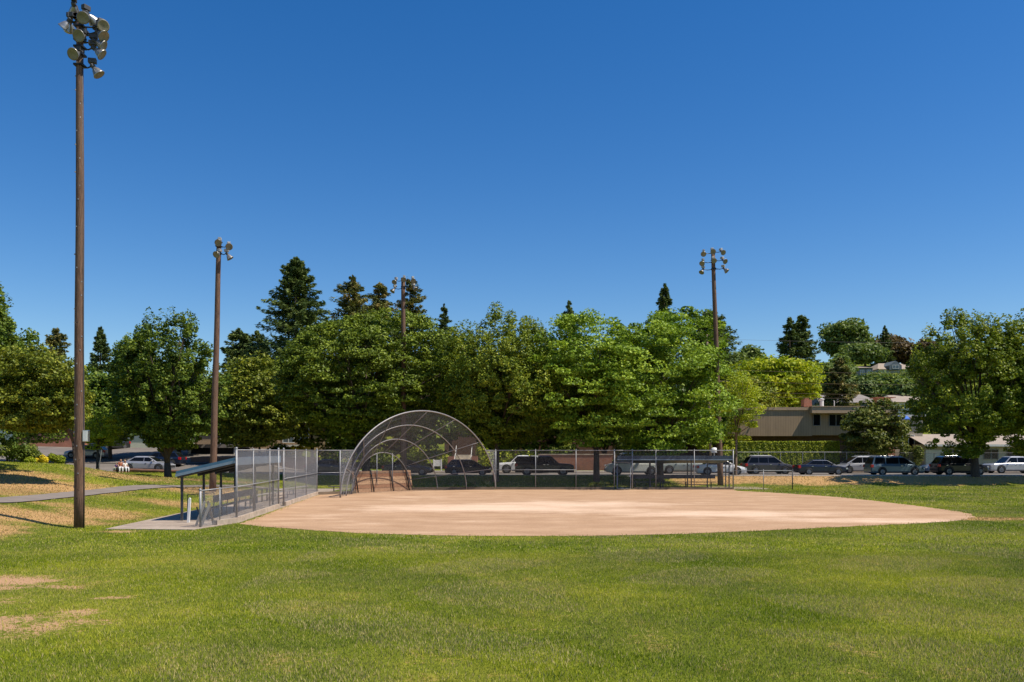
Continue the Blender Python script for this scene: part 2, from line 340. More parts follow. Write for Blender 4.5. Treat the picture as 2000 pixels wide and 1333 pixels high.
def elev_at(x, y):
    x = np.asarray(x, float); y = np.asarray(y, float); x, y = np.broadcast_arrays(x, y)
    rb = np.zeros(x.shape)
    for (cx, cy, _), w in zip(CP, _w): rb = rb + w * np.sqrt((x - cx) ** 2 + (y - cy) ** 2 + 0.4)
    rb = np.clip(rb, 0, 4)
    wl = 1 - smooth(-19.5, -15.8, x)
    ramp = .72 * smooth(70.3, 77, y)
    front = ramp * (1 - wl) + np.clip(rb, 0, None) * wl
    b = smooth(73.5, 77, y); re = road_e(x)
    front = front * (1 - b) + re * b
    rise_l = np.clip(y - 82, 0, None) * .095 * (1 - smooth(-27, -22, x))
    rise_r = np.clip(y - 90, 0, 22) * .07 * smooth(-27, -22, x)
    t = np.clip(x / np.clip(y, 1, None), -1, 1)
    sl = .075 + .105 * smooth(.20, .36, t)
    far = np.clip(y - 110, 0, 160) * sl
    back = re + np.minimum(rise_l, 2.2) + rise_r + far
    e = np.where(y > 77, back, front)
    return np.where((x > -15.6) & (y < 70.2), 0.0, e)
def ev(x, y): return float(elev_at(x, y))

def inpoly(x, y, P):
    r = np.zeros(np.shape(x), bool); n = len(P)
    for i in range(n):
        x1, y1 = P[i]; x2, y2 = P[(i + 1) % n]
        if y1 == y2: continue
        c = ((y1 > y) != (y2 > y)) & (x < (x2 - x1) * (y - y1) / (y2 - y1) + x1); r ^= c
    return r
def blob(x, y, L):
    v = np.zeros(np.shape(x))
    for cx, cy, rx, ry, a in L: v = np.maximum(v, a * np.exp(-(((x - cx) / rx) ** 2 + ((y - cy) / ry) ** 2) ** 1.5))
    return v
DRY = [(-27.5, 47, 5.5, 5, 1.2), (-19.5, 34.5, 3.5, 1.4, 1.1), (-19.2, 30, 1.8, 2.2, 1.1), (-20.5, 38.8, 2.0, 1.2, .8), (-31, 52, 4, 4, .9), (-28, 44, 6, 6, .95), (-26, 50, 3.0, 3.5, .8), (-34, 48, 6, 5, .95), (-22.5, 34.2, 5.0, 2.3, 1.0), (-18.2, 37.5, 2.2, 2.6, .9), (-20.5, 30.5, 3.0, 2.8, 1.0), (-24, 31, 5, 4, 1.0), (-18.6, 26.5, 2.2, 3, .65), (-18.3, 45.5, 2.4, 2.2, .8),
       (-20, 56, 3.5, 4.5, .95), (-17, 51, 1.5, 3, .7), (-28, 61, 4, 4, .75), (-24.5, 66.5, 6, 2.5, .75), (-15.2, 16.5, 3, 3, .3), (-11, 17, 3.2, 2.6, .25),
       (-14.5, 31.3, .9, .5, .9), (20.6, 37.2, 3.2, 1.0, .95), (7.5, 72.6, 1.3, .8, 1.0), (-6, 72.3, 1.0, .4, .8), (3.0, 72, .8, .3, .8)]
BARE = [(-12.4, 19.0, 3.0, 1.7, .70), (-9.4, 14.4, 2.6, 1.2, .68), (-11, 16.8, 2.2, 1.5, .45), (-8.9, 12.7, 1.4, .6, .5), (-11.9, 19.4, 2.0, .75, 1.0), (-10.6, 18.5, 1.2, .45, .8), (-9.3, 14.9, 1.5, .5, .9), (-8.0, 15.6, .5, .4, .8), (-9.0, 13.7, 1.2, .35, .7), (-8.2, 17.2, .5, .2, .8), (-14.3, 31.4, .7, .35, .9), (-10, 21.8, .6, .2, .55)]
def dryness(x, y):
    d = blob(x, y, DRY)
    wob_ = .5 * np.sin(x * .55) + .35 * np.sin(x * 1.7 + 1)
    r = smooth(12.5, 15.5, x) * smooth(70.6, 73.2, y + wob_) * (1 - smooth(77, 77.4, y))
    d = np.maximum(d, .92 * r)
    d = np.maximum(d, .10 + .10 * np.sin(x * .7 + 1) * np.sin(y * .9))
    d = np.maximum(d, .20 * (smooth(.35, .6, np.sin(x * .9 + 2 + np.sin(y * .6)) * np.sin(y * .7 + x * .31 + .6))))
    d = np.where((x > -12) & (x < 12) & (y > 66) & (y < 77), np.minimum(d, .35), d)
    return d
def bareness(x, y): return blob(x, y, BARE)

DIRTPX = [(470, 1024), (510, 1029), (560, 1033), (620, 1037), (700, 1042), (800, 1045.5), (900, 1047.5), (1000, 1048), (1100, 1048), (1200, 1047), (1300, 1045), (1400, 1041), (1500, 1037), (1600, 1032), (1700, 1027.5), (1800, 1023), (1850, 1020), (1885, 1016), (1903, 1011), (1897, 1005), (1872, 1000), (1840, 995.5), (1800, 990), (1750, 984), (1700, 978), (1650, 973), (1600, 969), (1550, 965.5), (1500, 962.5), (1440, 959.5)]
DIRT = [(PX(p, 3 * F / (q - 881)), 3 * F / (q - 881)) for p, q in DIRTPX]
DIRT += [(17.2, 65.35), (-0.5, 65.35), (-4.5, 66.9), (-8.5, 66.2), (-11.6, 61.5), (-13.35, 58.2)]
PAD = [(-15.5, 32.2), (-12.05, 31.9), (-11.35, 35.2), (-13.1, 57.3), (-13.3, 64.6), (-11.8, 66.6), (-17, 66.2), (-16.0, 50), (-15.9, 40.6)]
PATHC = [(-60, 20), (-40, 27), (-30, 31.2), (-24.6, 33.8), (-22.8, 36.6), (-22.9, 42), (-23.6, 50), (-23.5, 55.5), (-21.5, 60.2), (-18.5, 62.6), (-14.5, 63.2)]
def densify(P, step, closed=False, jit=0):
    out = []; n = len(P)
    for i in range(n if closed else n - 1):
        a = Vector(P[i]); b = Vector(P[(i + 1) % n]); k = max(1, int((b - a).length / step))
        for j in range(k):
            q = a.lerp(b, j / k)
            if jit: q = q + Vector((random.uniform(-jit, jit), random.uniform(-jit, jit)))
            out.append((q.x, q.y))
    if not closed: out.append(tuple(P[-1]))
    return out
def chaikin(P, n=2):
    for _ in range(n):
        Q = [P[0]]
        for a, b in zip(P[:-1], P[1:]):
            Q += [(.75 * a[0] + .25 * b[0], .75 * a[1] + .25 * b[1]), (.25 * a[0] + .75 * b[0], .25 * a[1] + .75 * b[1])]
        P = Q + [P[-1]]
    return P

# ---------------------------------------------------------------- the ground, roads, paths
def axis(segs):
    out = []
    for a, b, s in segs: out += list(np.arange(a, b, s))
    return np.array(out + [segs[-1][1]])
gx = axis([(-900, -120, 60), (-120, -60, 5), (-60, -36, 1.2), (-36, -13, .45), (-13, 26, .8), (26, 60, 1.2), (60, 140, 4), (140, 900, 60)])
gy = axis([(-60, 0, 6), (0, 10, 1), (10, 35, .45), (35, 68, .6), (68, 79, .4), (79, 90, 1), (90, 130, 2.5), (130, 330, 8), (330, 1100, 70)])
GX, GY = np.meshgrid(gx, gy); GZ = elev_at(GX, GY)
GZ = np.where((GY > 77.2) & (GY < 88.3), GZ - 0.05, GZ)
nv = GX.size; nx = len(gx); ny = len(gy)
V = np.stack([GX, GY, GZ], -1).reshape(-1, 3)
me = bpy.data.meshes.new('ground')
ii = (np.arange(ny - 1)[:, None] * nx + np.arange(nx - 1)[None, :]).ravel()
me.from_pydata(V.tolist(), [], np.stack([ii, ii + 1, ii + nx + 1, ii + nx], -1).tolist())
for nm, fn in (('dry', dryness), ('bare', bareness)):
    a = me.attributes.new(nm, 'FLOAT', 'POINT'); a.data.foreach_set('value', fn(GX, GY).astype(np.float32).ravel())
me.materials.append(M['ground']); me.polygons.foreach_set('use_smooth', [True] * len(me.polygons))
o = bpy.data.objects.new('ground', me); COL.objects.link(o); o['kind'] = 'structure'

# the skinned infield: one sheet with a ragged edge
DIRTD = densify(DIRT, 0.35, True, 0.09)
cells = []
dx = np.arange(-14, 24.5, .4); dy = np.arange(28, 67.5, .4)
import bmesh
bm = bmesh.new()
fv = [bm.verts.new((x, y, 0.012)) for x, y in DIRTD]
bm.faces.new(fv)
for xx in np.arange(-13, 24, 1.0):
    bmesh.ops.bisect_plane(bm, geom=bm.verts[:] + bm.edges[:] + bm.faces[:], plane_co=(xx, 0, 0), plane_no=(1, 0, 0))
for yy in np.arange(29, 67, 1.0):
    bmesh.ops.bisect_plane(bm, geom=bm.verts[:] + bm.edges[:] + bm.faces[:], plane_co=(0, yy, 0), plane_no=(0, 1, 0))
me = bpy.data.meshes.new('infield_dirt'); bm.to_mesh(me); bm.free()
pa = me.attributes.new('pale', 'FLOAT', 'POINT')
PALE = [(-1.5, 44.5, 6.5, 3.6, 1.0), (3.5, 47.5, 6, 3.0, .95), (10, 40.0, 6.5, 2.2, .95), (15, 36.5, 5, 1.2, 1.0), (4, 42, 5, 2.5, .7), (-6.5, 53, 3, 4, .5), (-8, 40, 3, 5, .25), (17, 35, 4, 1.0, .8)]
pa.data.foreach_set('value', blob(np.array([v.co.x for v in me.vertices]), np.array([v.co.y for v in me.vertices]), PALE).astype(np.float32))
for p in me.polygons:
    if p.normal.z < 0: me.flip_normals(); break
me.materials.append(M['dirt'])
o = bpy.data.objects.new('infield_dirt', me); COL.objects.link(o); o['kind'] = 'structure'

def drape(name, center, width, mat, off=0.03, step=0.7, skirt=0.12, cross=4, edgejit=0.0):
    P = densify(chaikin(center, 2), step); mb = MB(); n = len(P)
    for i, (x, y) in enumerate(P):
        a = Vector(P[max(i - 1, 0)]); b = Vector(P[min(i + 1, n - 1)]); d = (b - a).normalized(); nr = Vector((-d.y, d.x))
        for j in range(cross + 1):
            w = width / 2 * (2 * j / cross - 1)
            if j in (0, cross): w += random.uniform(-edgejit, edgejit)
            q = Vector((x, y)) + nr * w
            mb.v.append((q.x, q.y, ev(q.x, q.y) + off))
    for i in range(n - 1):
        for j in range(cross):
            k = i * (cross + 1) + j; mb.f.append((k, k + cross + 1, k + cross + 2, k + 1))
    o = mb.build(name, mat); o['kind'] = 'structure'; return o
drape('path', PATHC, 1.55, M['path'], 0.045, 0.5, edgejit=0.06)
mb = MB(); mb.prism(PAD, -0.2, 0.03); o = mb.build('dugout_pad', M['pad']); o['kind'] = 'structure'
mb = MB(); mb.prism([(8.2, 65.42), (20.2, 65.42), (20.0, 69.9), (8.2, 69.9)], -0.2, 0.025); o = mb.build('dugout_pad', M['pad']); o['kind'] = 'structure'
def sheet(name, xs, y0, y1, mat, off, n=14, kind='structure'):
    mb = MB(); k = n + 1
    for x in xs:
        for j in range(k):
            y = y0 + (y1 - y0) * j / n; mb.v.append((x, y, ev(x, y) + off))
    for i in range(len(xs) - 1):
        for j in range(n): q = i * k + j; mb.f.append((q, q + k, q + k + 1, q + 1))
    o = mb.build(name, mat); o['kind'] = kind; return o
sheet('road', np.arange(-90, 140, 1.5), 77.35, 88.2, M['asphalt'], .0)
sheet('driveway', np.arange(-62, -26.9, 1.5), 88.25, 106, M['asphalt'], .06, 20)
def strip(name, x0, x1, y0, y1, h, mat):
    mb = MB(); xs = np.arange(x0, x1, 2.0)
    for a, b in zip(xs[:-1], xs[1:]):
        za, zb = ev(a, y0), ev(b, y0)
        mb.add([(a, y0, za - .2), (b, y0, zb - .2), (b, y0, zb + h), (a, y0, za + h), (a, y1, ev(a, y1) - .2), (b, y1, ev(b, y1) - .2), (b, y1, ev(b, y1) + h), (a, y1, ev(a, y1) + h)],
               [(0, 1, 2, 3), (3, 2, 6, 7), (5, 4, 7, 6)])
    o = mb.build(name, mat); o['kind'] = 'structure'; return o
strip('kerb', -50, 120, 77.15, 77.34, .09, M['curb'])
strip('far_kerb', -26.5, 120, 88.22, 88.42, .12, M['curb'])
strip('sidewalk', -26.5, 120, 88.44, 90.3, .13, M['concrete'])
strip('near_sidewalk', 12, 120, 75.95, 77.13, .05, M['concrete'])
# road markings are not seen in the photograph

# ---------------------------------------------------------------- grass blades (uncountable)
def blades(name, n, y0, y1, h, w, seed, side=0.64):
    r = np.random.default_rng(seed)
    y = np.sqrt(r.uniform(y0 ** 2, y1 ** 2, n)); x = r.uniform(-side, side, n) * y
    keep = ~inpoly(x + r.normal(0, .20, n), y + r.normal(0, .20, n), DIRT) & ~inpoly(x, y, PAD)
    keep &= (r.uniform(0, 1, n) > bareness(x, y) * 1.5 * r.uniform(.4, 1.2, n))
    keep &= (r.uniform(0, 1, n) > dryness(x, y) * .55)
    pc = np.array(densify(chaikin(PATHC, 2), .8))
    near = np.zeros(n, bool)
    for q in pc: near |= ((x - q[0]) ** 2 + (y - q[1]) ** 2 < .9)
    keep &= ~near
    x, y = x[keep], y[keep]; k = len(x); z = elev_at(x, y)
    clump = .5 + .5 * np.sin(x * 2.3 + 1.3 * np.sin(y * 1.7)) * np.sin(y * 2.9 + 1.1 * np.sin(x * 1.3))
    hh = h * r.uniform(.5, 1.15, k) * (.65 + .5 * clump); a = r.uniform(0, 2 * np.pi, k); ww = w * r.uniform(.6, 1.2, k)
    ln = r.uniform(.1, .9, k) * hh; la = r.uniform(0, 2 * np.pi, k)
    p0 = np.stack([x - np.cos(a) * ww / 2, y - np.sin(a) * ww / 2, z - .004], -1); p1 = np.stack([x + np.cos(a) * ww / 2, y + np.sin(a) * ww / 2, z - .004], -1)
    p2 = np.stack([x + np.cos(la) * ln, y + np.sin(la) * ln, z + hh], -1)
    t = r.uniform(0, 1, k); seedy = (np.sin(x * .9 + 2 * np.sin(y * .45)) * np.sin(y * .8 + x * .25) > .15) & (x > -6)
    dry = np.clip(dryness(x, y) * r.uniform(.2, 1.5, k), 0, 1)
    dry = np.where(r.uniform(0, 1, k) < np.where(seedy, .30, .08), np.maximum(dry, .75), dry)
    sd = (dry > .7)[:, None]; p0 = np.where(sd, p0 - (p1 - p0) * .35, p0); p2 = np.where(sd, p2 + np.array([0, 0, .012]), p2)
    V = np.stack([p0, p1, p2], 1).reshape(-1, 3)
    o = npmesh(name, V, 3, M['blade'], None, t, extra={'dry': dry, 'zone': np.clip(dryness(x, y) * 1.6, 0, 1)}); return tag(o, 'short mown green grass blades covering the lawn in front', 'grass', kind='stuff')
blades('grass', 860000, 8, 25, .052, .0125, 11, .84)
g2 = blades('grass', 430000, 25, 46, .060, .026, 12, .82)
tag(g2, 'short mown grass around the edges of the dirt infield')
g3 = blades('grass', 240000, 46, 77, .085, .05, 13, .76)
tag(g3, 'dry and green grass on the banks beyond the infield')

# ---------------------------------------------------------------- chain link
def mesh_panel(p0, p1, z0, z1, r=0.0017, cell=0.05, zb0=None, zb1=None):
    """real wires: diagonals of a rectangle p0-p1 x z0..z1 (z0/z1 may be given at both ends)"""
    p0 = Vector((p0[0], p0[1], 0)); p1 = Vector((p1[0], p1[1], 0)); L = (p1 - p0).length; u = (p1 - p0) / L; H = z1 - z0
    nrm = Vector((-u.y, u.x, 0)); mb = MB(); st = cell * math.sqrt(2)
    for sgn in (1, -1):
        t = -H
        while t < L:
            a, b = max(t, 0), min(t + H, L)
            if b - a > .02:
                za, zb = (z0 + (a - t), z0 + (b - t)) if sgn > 0 else (z1 - (a - t), z1 - (b - t))
                A = p0 + u * a + Vector((0, 0, za)); B = p0 + u * b + Vector((0, 0, zb)); d = (B - A).normalized(); s = d.cross(nrm)
                off = nrm * (r * sgn)
                vs = []
                for P in (A, B):
                    vs += [P + off + nrm * r, P + off - nrm * r * .6 + s * r, P + off - nrm * r * .6 - s * r]
                mb.add(vs, [(0, 1, 4, 3), (1, 2, 5, 4), (2, 0, 3, 5)])
            t += st
    return mb
def post(x, y, z0, z1, r=.03, capb=True):
    m = MB(); m.tube([(x, y, z0), (x, y, z1)], r, 10)
    if capb: m.lathe([(r * 1.25, 0), (r * 1.25, .03), (r * .8, .07), (0.001, .08)], Matrix.Translation((x, y, z1)), 10)
    return m

FY = 65.2; FT = 3.03
# right-hand fence along the street side, with its gate
t = thing('chain_link_fence', 'tall chain-link fence behind the dirt infield, running right from the arched backstop', 'fence', (PX(968, FY), FY, 0))
o3 = t.location
pp = [968, 1046, 1125, 1200, 1235, 1281, 1356, 1432]
for i, q in enumerate(pp):
    rr = .05 if q in (1235, 1432, 1200) else .032
    post(PX(q, FY), FY, 0, FT + .02, rr).build('post', M['galv'], t, o3, True)
for i in range(len(pp) - 1):
    a, b = PX(pp[i], FY), PX(pp[i + 1], FY); gate = pp[i] == 1200
    mesh_panel((a, FY + .035), (b, FY + .035), 2.14 if gate else .14, FT - .02, r=.0016).build('mesh_panel', M['wire2'], t, o3)
m = MB(); m.tube([(PX(968, FY), FY, FT), (PX(1432, FY), FY, FT)], .026); m.build('top_rail', M['galv'], t, o3, True)
m = MB(); m.tube([(PX(968, FY), FY - .03, 1.53), (PX(1125, FY), FY - .03, 1.53)], .022); m.build('middle_rail', M['galv'], t, o3, True)
m = MB(); m.tube([(PX(1200, FY), FY, 2.12), (PX(1235, FY), FY, 2.12)], .035); m.build('gate_header', M['galv'], t, o3, True)
m = MB(); m.bx((PX(968, FY), FY - .06, 0), (PX(1198, FY), FY - .02, .20)); m.bx((PX(1238, FY), FY - .06, 0), (PX(1430, FY), FY - .02, .17)); m.build('kickboard', M['board'], t, o3)
t = thing('gate', 'closed chain-link gate with pale frame in the tall fence left of the blue-roofed dugout', 'gate', (PX(1204, FY), FY - .05, 0)); o3 = t.location
ga, gb = PX(1205, FY), PX(1231.5, FY)
m = MB(); y = FY - .06
m.tube([(ga, y, .1), (ga, y, 2.0), (gb, y, 2.0), (gb, y, .1), (ga, y, .1)], .032, 8, False); m.build('gate_frame', M['galv'], t, o3, True)
mesh_panel((ga, y), (gb, y), .1, 2.0).build('gate_mesh', M['wire2'], t, o3)
m = MB(); m.box((gb - .05, y - .05, 1.05), (.14, .05, .10)); m.tube([(gb - .1, y - .07, 1.05), (gb - .3, y - .07, 1.05)], .012); m.build('latch', M['galv'], t, o3)

# low fence on from it
t = thing('low_chain_link_fence', 'low chain-link fence at the right end of the tall infield fence', 'fence', (PX(1432, FY), FY, 0)); o3 = t.location
for q in (1491, 1548): post(PX(q, FY), FY, 0, 1.5, .04 if q == 1548 else .028).build('post', M['galv'] if q != 1548 else M['ballast'], t, o3, True)
m = MB(); m.tube([(PX(1434, FY), FY, 1.47), (PX(1548, FY), FY, 1.47)], .024); m.build('top_rail', M['galv'], t, o3, True)
mesh_panel((PX(1434, FY), FY + .03), (PX(1548, FY), FY + .03), .06, 1.45, r=.0014).build('mesh_panel', M['wire2'], t, o3)

# left-hand fence beside the dugout
def LZ(px): return 8.70 / ((1000 - px) / F - .079)
def LP(px): z = LZ(px); return (-11.5 - .079 * (z - 35.4), z)
t = thing('chain_link_fence', 'tall bright chain-link fence in front of the left dugout, seen nearly edge-on', 'fence', (*LP(462), 0)); o3 = t.location
lp = [462, 495, 527, 544, 554, 577, 598, 619]
for q in lp:
    x, y = LP(q); thick = q in (462, 544, 554, 619)
    post(x, y, 0, FT + (.05 if thick else 0), .045 if thick else .028).build('post', M['galv'], t, o3, True)
for a, b in zip(lp[:-1], lp[1:]):
    gate = a == 544
    mesh_panel(LP(a), LP(b), 2.04 if gate else .16, FT - .02, r=.0027).build('mesh_panel', M['wire'], t, o3)
A, B = Vector((*LP(462), 0)), Vector((*LP(619), 0)); nl = Vector((.07, 0, 0))
m = MB(); m.tube([A + Vector((0, 0, FT)), B + Vector((0, 0, FT))], .025); m.build('top_rail', M['galv'], t, o3, True)
for a, b in ((462, 544), (554, 619)):
    P, Q = LP(a), LP(b); m = MB(); m.tube([(P[0] + .05, P[1], 1.5), (Q[0] + .05, Q[1], 1.5)], .022); m.build('middle_rail', M['galv'], t, o3, True)
P, Q = LP(544), LP(554); m = MB(); m.tube([(P[0], P[1], 2.04), (Q[0], Q[1], 2.04)], .03); m.build('gate_header', M['galv'], t, o3, True)
for nm, a, b in (('kerb_wall', 462, 543), ('kerb_wall', 555, 619)):
    P, Q = LP(a), LP(b); m = MB(); w = .09
    m.add([(P[0] - w, P[1], -.1), (P[0] + w, P[1], -.1), (P[0] + w, P[1], .24), (P[0] - w, P[1], .24), (Q[0] - w, Q[1], -.1), (Q[0] + w, Q[1], -.1), (Q[0] + w, Q[1], .24), (Q[0] - w, Q[1], .24)],
          [(0, 1, 2, 3), (5, 4, 7, 6), (1, 5, 6, 2), (3, 2, 6, 7), (4, 0, 3, 7)])
    m.build(nm, M['curb'], t, o3)
# its low splayed end
t = thing('low_chain_link_fence', 'short low chain-link fence at the near end of the left dugout', 'fence', (-12.1, 32.8, 0)); o3 = t.location
E0, E1 = Vector((-12.1, 32.8, 0)), Vector((*LP(462), 0)); Em = E0.lerp(E1, .52)
for p, rr in ((E0, .045), (Em, .026)): post(p.x, p.y, 0, 1.46, rr).build('post', M['galv'], t, o3, True)
m = MB(); m.tube([E0 + Vector((0, 0, 1.45)), E1 + Vector((0, 0, 1.5))], .024); m.build('top_rail', M['galv'], t, o3, True)
mesh_panel(E0[:2], E1[:2], .05, 1.44, r=.0024, cell=.045).build('mesh_panel', M['wire'], t, o3)
m = MB(); c = Em.lerp(E1, .4); m.box((c.x, c.y, .07), (.22, 1.5, .3), rz=-.3); m.build('kerb_wall', M['curb'], t, o3)
for i, (dx_, h, ln, mt) in enumerate([(.35, 1.0, .6, 'curb'), (.75, .9, .5, 'curb'), (1.15, .95, -.35, 'board')]):
    b = E0.lerp(E1, dx_ / 2.8); m = MB()
    m.box((b.x - .25, b.y + .15, h / 2), (.09, .035, h * 1.08), ry=.35 if ln > 0 else -.25)
    tag(m.build('loose_board', M['barkpale'] if mt == 'board' else M['concrete']), ['pale board leaning behind the near end of the low fence', 'second pale board leaning steeply behind the low dugout fence', 'darker board leaning the other way behind the low dugout fence'][i], 'board', 'boards leaning behind the low dugout fence')
# fence between the left corner and the backstop
t = thing('chain_link_fence', 'short tall stretch of chain-link fence between the left corner post and the arched backstop', 'fence', (*LP(619), 0)); o3 = t.location
P = LP(619); Q = (-10.95, 59.4)
mesh_panel(P, Q, .2, FT - .02, r=.0016).build('mesh_panel', M['wire2'], t, o3)
m = MB(); m.tube([(P[0], P[1], FT), (Q[0], Q[1], FT)], .025); m.build('top_rail', M['galv'], t, o3, True)
m = MB(); m.tube([(P[0], P[1] - .03, 1.5), (Q[0], Q[1] - .03, 1.5)], .022); m.build('middle_rail', M['galv'], t, o3, True)
m = MB(); m.add([(P[0], P[1] - .05, 0), (Q[0], Q[1] - .05, 0), (Q[0], Q[1] - .05, .2), (P[0], P[1] - .05, .2), (P[0], P[1] + .05, 0), (Q[0], Q[1] + .05, 0), (Q[0], Q[1] + .05, .2), (P[0], P[1] + .05, .2)], [(0, 1, 2, 3), (3, 2, 6, 7), (5, 4, 7, 6)]); m.build('kerb_wall', M['board'], t, o3)

# ---------------------------------------------------------------- arched backstop
uc = Vector((.653, .757, 0)); nb = Vector((-.757, .653, 0)); C0 = Vector((-6.1, 59.4, 0))
t = thing('backstop', 'big arched chain-link backstop with hoops inside its mouth and a plank wall at the back', 'backstop', C0); o3 = t.location
ARC = [(0, 7.4, 5.8), (1.5, 5.75, 4.83), (3.0, 4.1, 3.84), (4.5, 2.75, 2.87)]
def arcp(d, ph):
    w = np.interp(d, [a[0] for a in ARC], [a[1] for a in ARC]); h = np.interp(d, [a[0] for a in ARC], [a[2] for a in ARC])
    c, s = math.cos(ph), math.sin(ph); e = 1.0
    return C0 + nb * d + uc * (w * math.copysign(abs(c) ** (e), c)) + Vector((0, 0, h * abs(s) ** 1.04))
for i, (d, w, h) in enumerate(ARC):
    m = MB(); m.tube([arcp(d, math.pi * k / 48) for k in range(49)], .050 if i == 0 else .038, 8); m.build('hoop', M['arch'], t, o3, True)
for deg in (17, 40, 66, 88, 114, 138, 160):
    m = MB(); m.tube([arcp(4.5 * k / 6, R(deg)) for k in range(7)], .027, 6); m.build('purlin', M['arch'] if deg < 100 else M['galv'], t, o3, True)
# skin of real wires: diagonals in (arc, depth)
mb = MB(); st = .078; LA = 17.5; nseg = 7
for sgn in (1, -1):
    a0 = -5.0
    while a0 < LA:
        pts = []
        for k in range(nseg + 1):
            d = 4.5 * k / nseg; s = a0 + (5.0 * k / nseg if sgn > 0 else 5.0 * (1 - k / nseg))
            if 0 <= s <= LA: pts.append(arcp(d, math.pi * s / LA))
        if len(pts) > 1: mb.tube(pts, .0030, 3, False)
        a0 += st
mb.build('arch_mesh', M['wiremid'], t, o3)
# back wall inside the smallest hoop
c4 = C0 + nb * 4.5; mb = MB()
for sgn in (1, -1):
    s = -2.75 - 3
    while s < 2.75:
        P = []
        for k in range(25):
            x = s + 3 * k / 24; z = 1.3 + 1.6 * k / 24 if sgn > 0 else 2.9 - 1.6 * k / 24
            if abs(x) < 2.7 and z < 2.87 * math.sqrt(max(0, 1 - (x / 2.75) ** 2)): P.append(c4 + uc * x + Vector((0, 0, z)))
        if len(P) > 1: mb.tube([P[0], P[-1]], .0018, 3, False)
        s += .078
mb.build('back_mesh', M['wire2'], t, o3)
m = MB(); a = c4 - uc * 2.75 - nb * .1; b = c4 + uc * 2.85 - nb * .1; lean = nb * .25
m.add([a - lean * .0, b, b + lean + Vector((0, 0, 1.52)), a + lean + Vector((0, 0, 1.52)), a + nb * .08, b + nb * .08, b + lean + nb * .08 + Vector((0, 0, 1.52)), a + lean + nb * .08 + Vector((0, 0, 1.52))],
      [(0, 1, 2, 3), (5, 4, 7, 6), (3, 2, 6, 7), (1, 5, 6, 2), (4, 0, 3, 7)]); m.build('plank_wall', M['planks'], t, o3)
for k, s in enumerate((-2.55, -1.1, .75, 2.35)):
    m = MB(); p = c4 + uc * s - nb * .16; m.tube([p - nb * .12, p + nb * .25 + Vector((0, 0, 1.6))], .045, 8); m.build('brace_post', M['blackpipe'], t, o3, True)
for s, ln in ((-.6, 1), (.9, 1)):
    p = c4 + uc * s; m = MB(); m.tube([p, p + Vector((0, 0, 2.8))], .035, 8); m.build('back_post', M['galv'], t, o3, True)
# mesh wings that square the mouth off to the side posts
for sg, nm in ((1, 'side_wing'), (-1, 'side_wing')):
    foot = C0 + uc * sg * 7.42; mb = MB(); ins = C0 + uc * sg * 5.6
    for sgn in (1, -1):
        s = -3.0
        while s < 2.2:
            P = []
            for k in range(31):
                x = 5.2 + s + 3 * k / 30; z = 3 * k / 30 if sgn > 0 else 3 - 3 * k / 30
                if x > 7.42: continue
                c = min(1, x / 7.4); zz = 5.8 * math.sqrt(max(0, 1 - c ** 2)) ** 1.04
                if z > zz: P.append(C0 + uc * sg * x + Vector((0, 0, z)))
            if len(P) > 1: mb.tube([P[0], P[-1]], .0034, 3, False)
            s += .06
    mb.build(nm, M['wire'], t, o3)
    m = MB(); m.tube([foot, foot + Vector((0, 0, FT))], .04, 8); m.build('side_post', M['galv'], t, o3, True)
    m = MB(); m.tube([foot + Vector((0, 0, FT)), C0 + uc * sg * 6.25 + Vector((0, 0, FT))], .024, 8); m.build('side_rail', M['galv'], t, o3, True)
m = MB()
ya = C0 + uc * 7.3; yb = c4 + uc * 2.9
m.add([ya, yb, yb + Vector((0, 0, .22)), ya + Vector((0, 0, .22)), ya + nb * .06, yb + Vector((.05, .05, 0)), yb + Vector((.05, .05, .22)), ya + nb * .06 + Vector((0, 0, .22))], [(0, 1, 2, 3), (3, 2, 6, 7), (5, 4, 7, 6)])
m.build('kickboard', M['board'], t, o3)

# ---------------------------------------------------------------- dugouts
t = thing('dugout_shelter', 'open dugout with sloping blue-grey metal roof at the left of the infield', 'dugout', (-13.2, 40, 0)); o3 = t.location
hi0, hi1 = Vector((-11.75, 35.9, 2.56)), Vector((-12.25, 44.6, 2.56)); lo0, lo1 = Vector((-14.2, 35.7, 1.98)), Vector((-14.85, 44.6, 1.98)); up = Vector((0, 0, .16))
m = MB(); m.add([hi0, hi1, lo1, lo0, hi0 + up, hi1 + up, lo1 + up, lo0 + up], [(3, 2, 1, 0), (4, 5, 6, 7), (0, 1, 5, 4), (1, 2, 6, 5), (2, 3, 7, 6), (3, 0, 4, 7)]); m.build('roof', M['roofblue'], t, o3)
m = MB(); e = Vector((0, -.03, 0)); m.add([hi0 + e - up * .5, lo0 + e - up * .5, lo0 + e + up * .25, hi0 + e + up * .25, hi0 + e * 2.5 - up * .5, lo0 + e * 2.5 - up * .5, lo0 + e * 2.5 + up * .25, hi0 + e * 2.5 + up * .25], [(0, 1, 2, 3), (5, 4, 7, 6), (2, 6, 7, 3), (0, 4, 5, 1)]); m.build('end_trim', M['fascia'], t, o3)
m = MB(); e = Vector((.04, 0, 0)); m.add([hi0 + e - up * 1.1, hi1 + e - up * 1.1, hi1 + e + up * 1.1, hi0 + e + up * 1.1, hi0 - e * 0 - up * 1.1, hi1 - up * 1.1, hi1 + up * 1.1, hi0 + up * 1.1], [(0, 1, 2, 3), (5, 4, 7, 6), (3, 2, 6, 7), (1, 0, 4, 5)]); m.build('front_fascia', M['fascia'], t, o3)
for q, y in ((362, 35.95), (405, 39.0), (441, 41.8), (470, 44.4)):
    x = -14.05 - (y - 36) * .06; m = MB(); m.box((x, y, 1.0), (.09, .09, 2.0)); m.build('post', M['ballast'], t, o3)
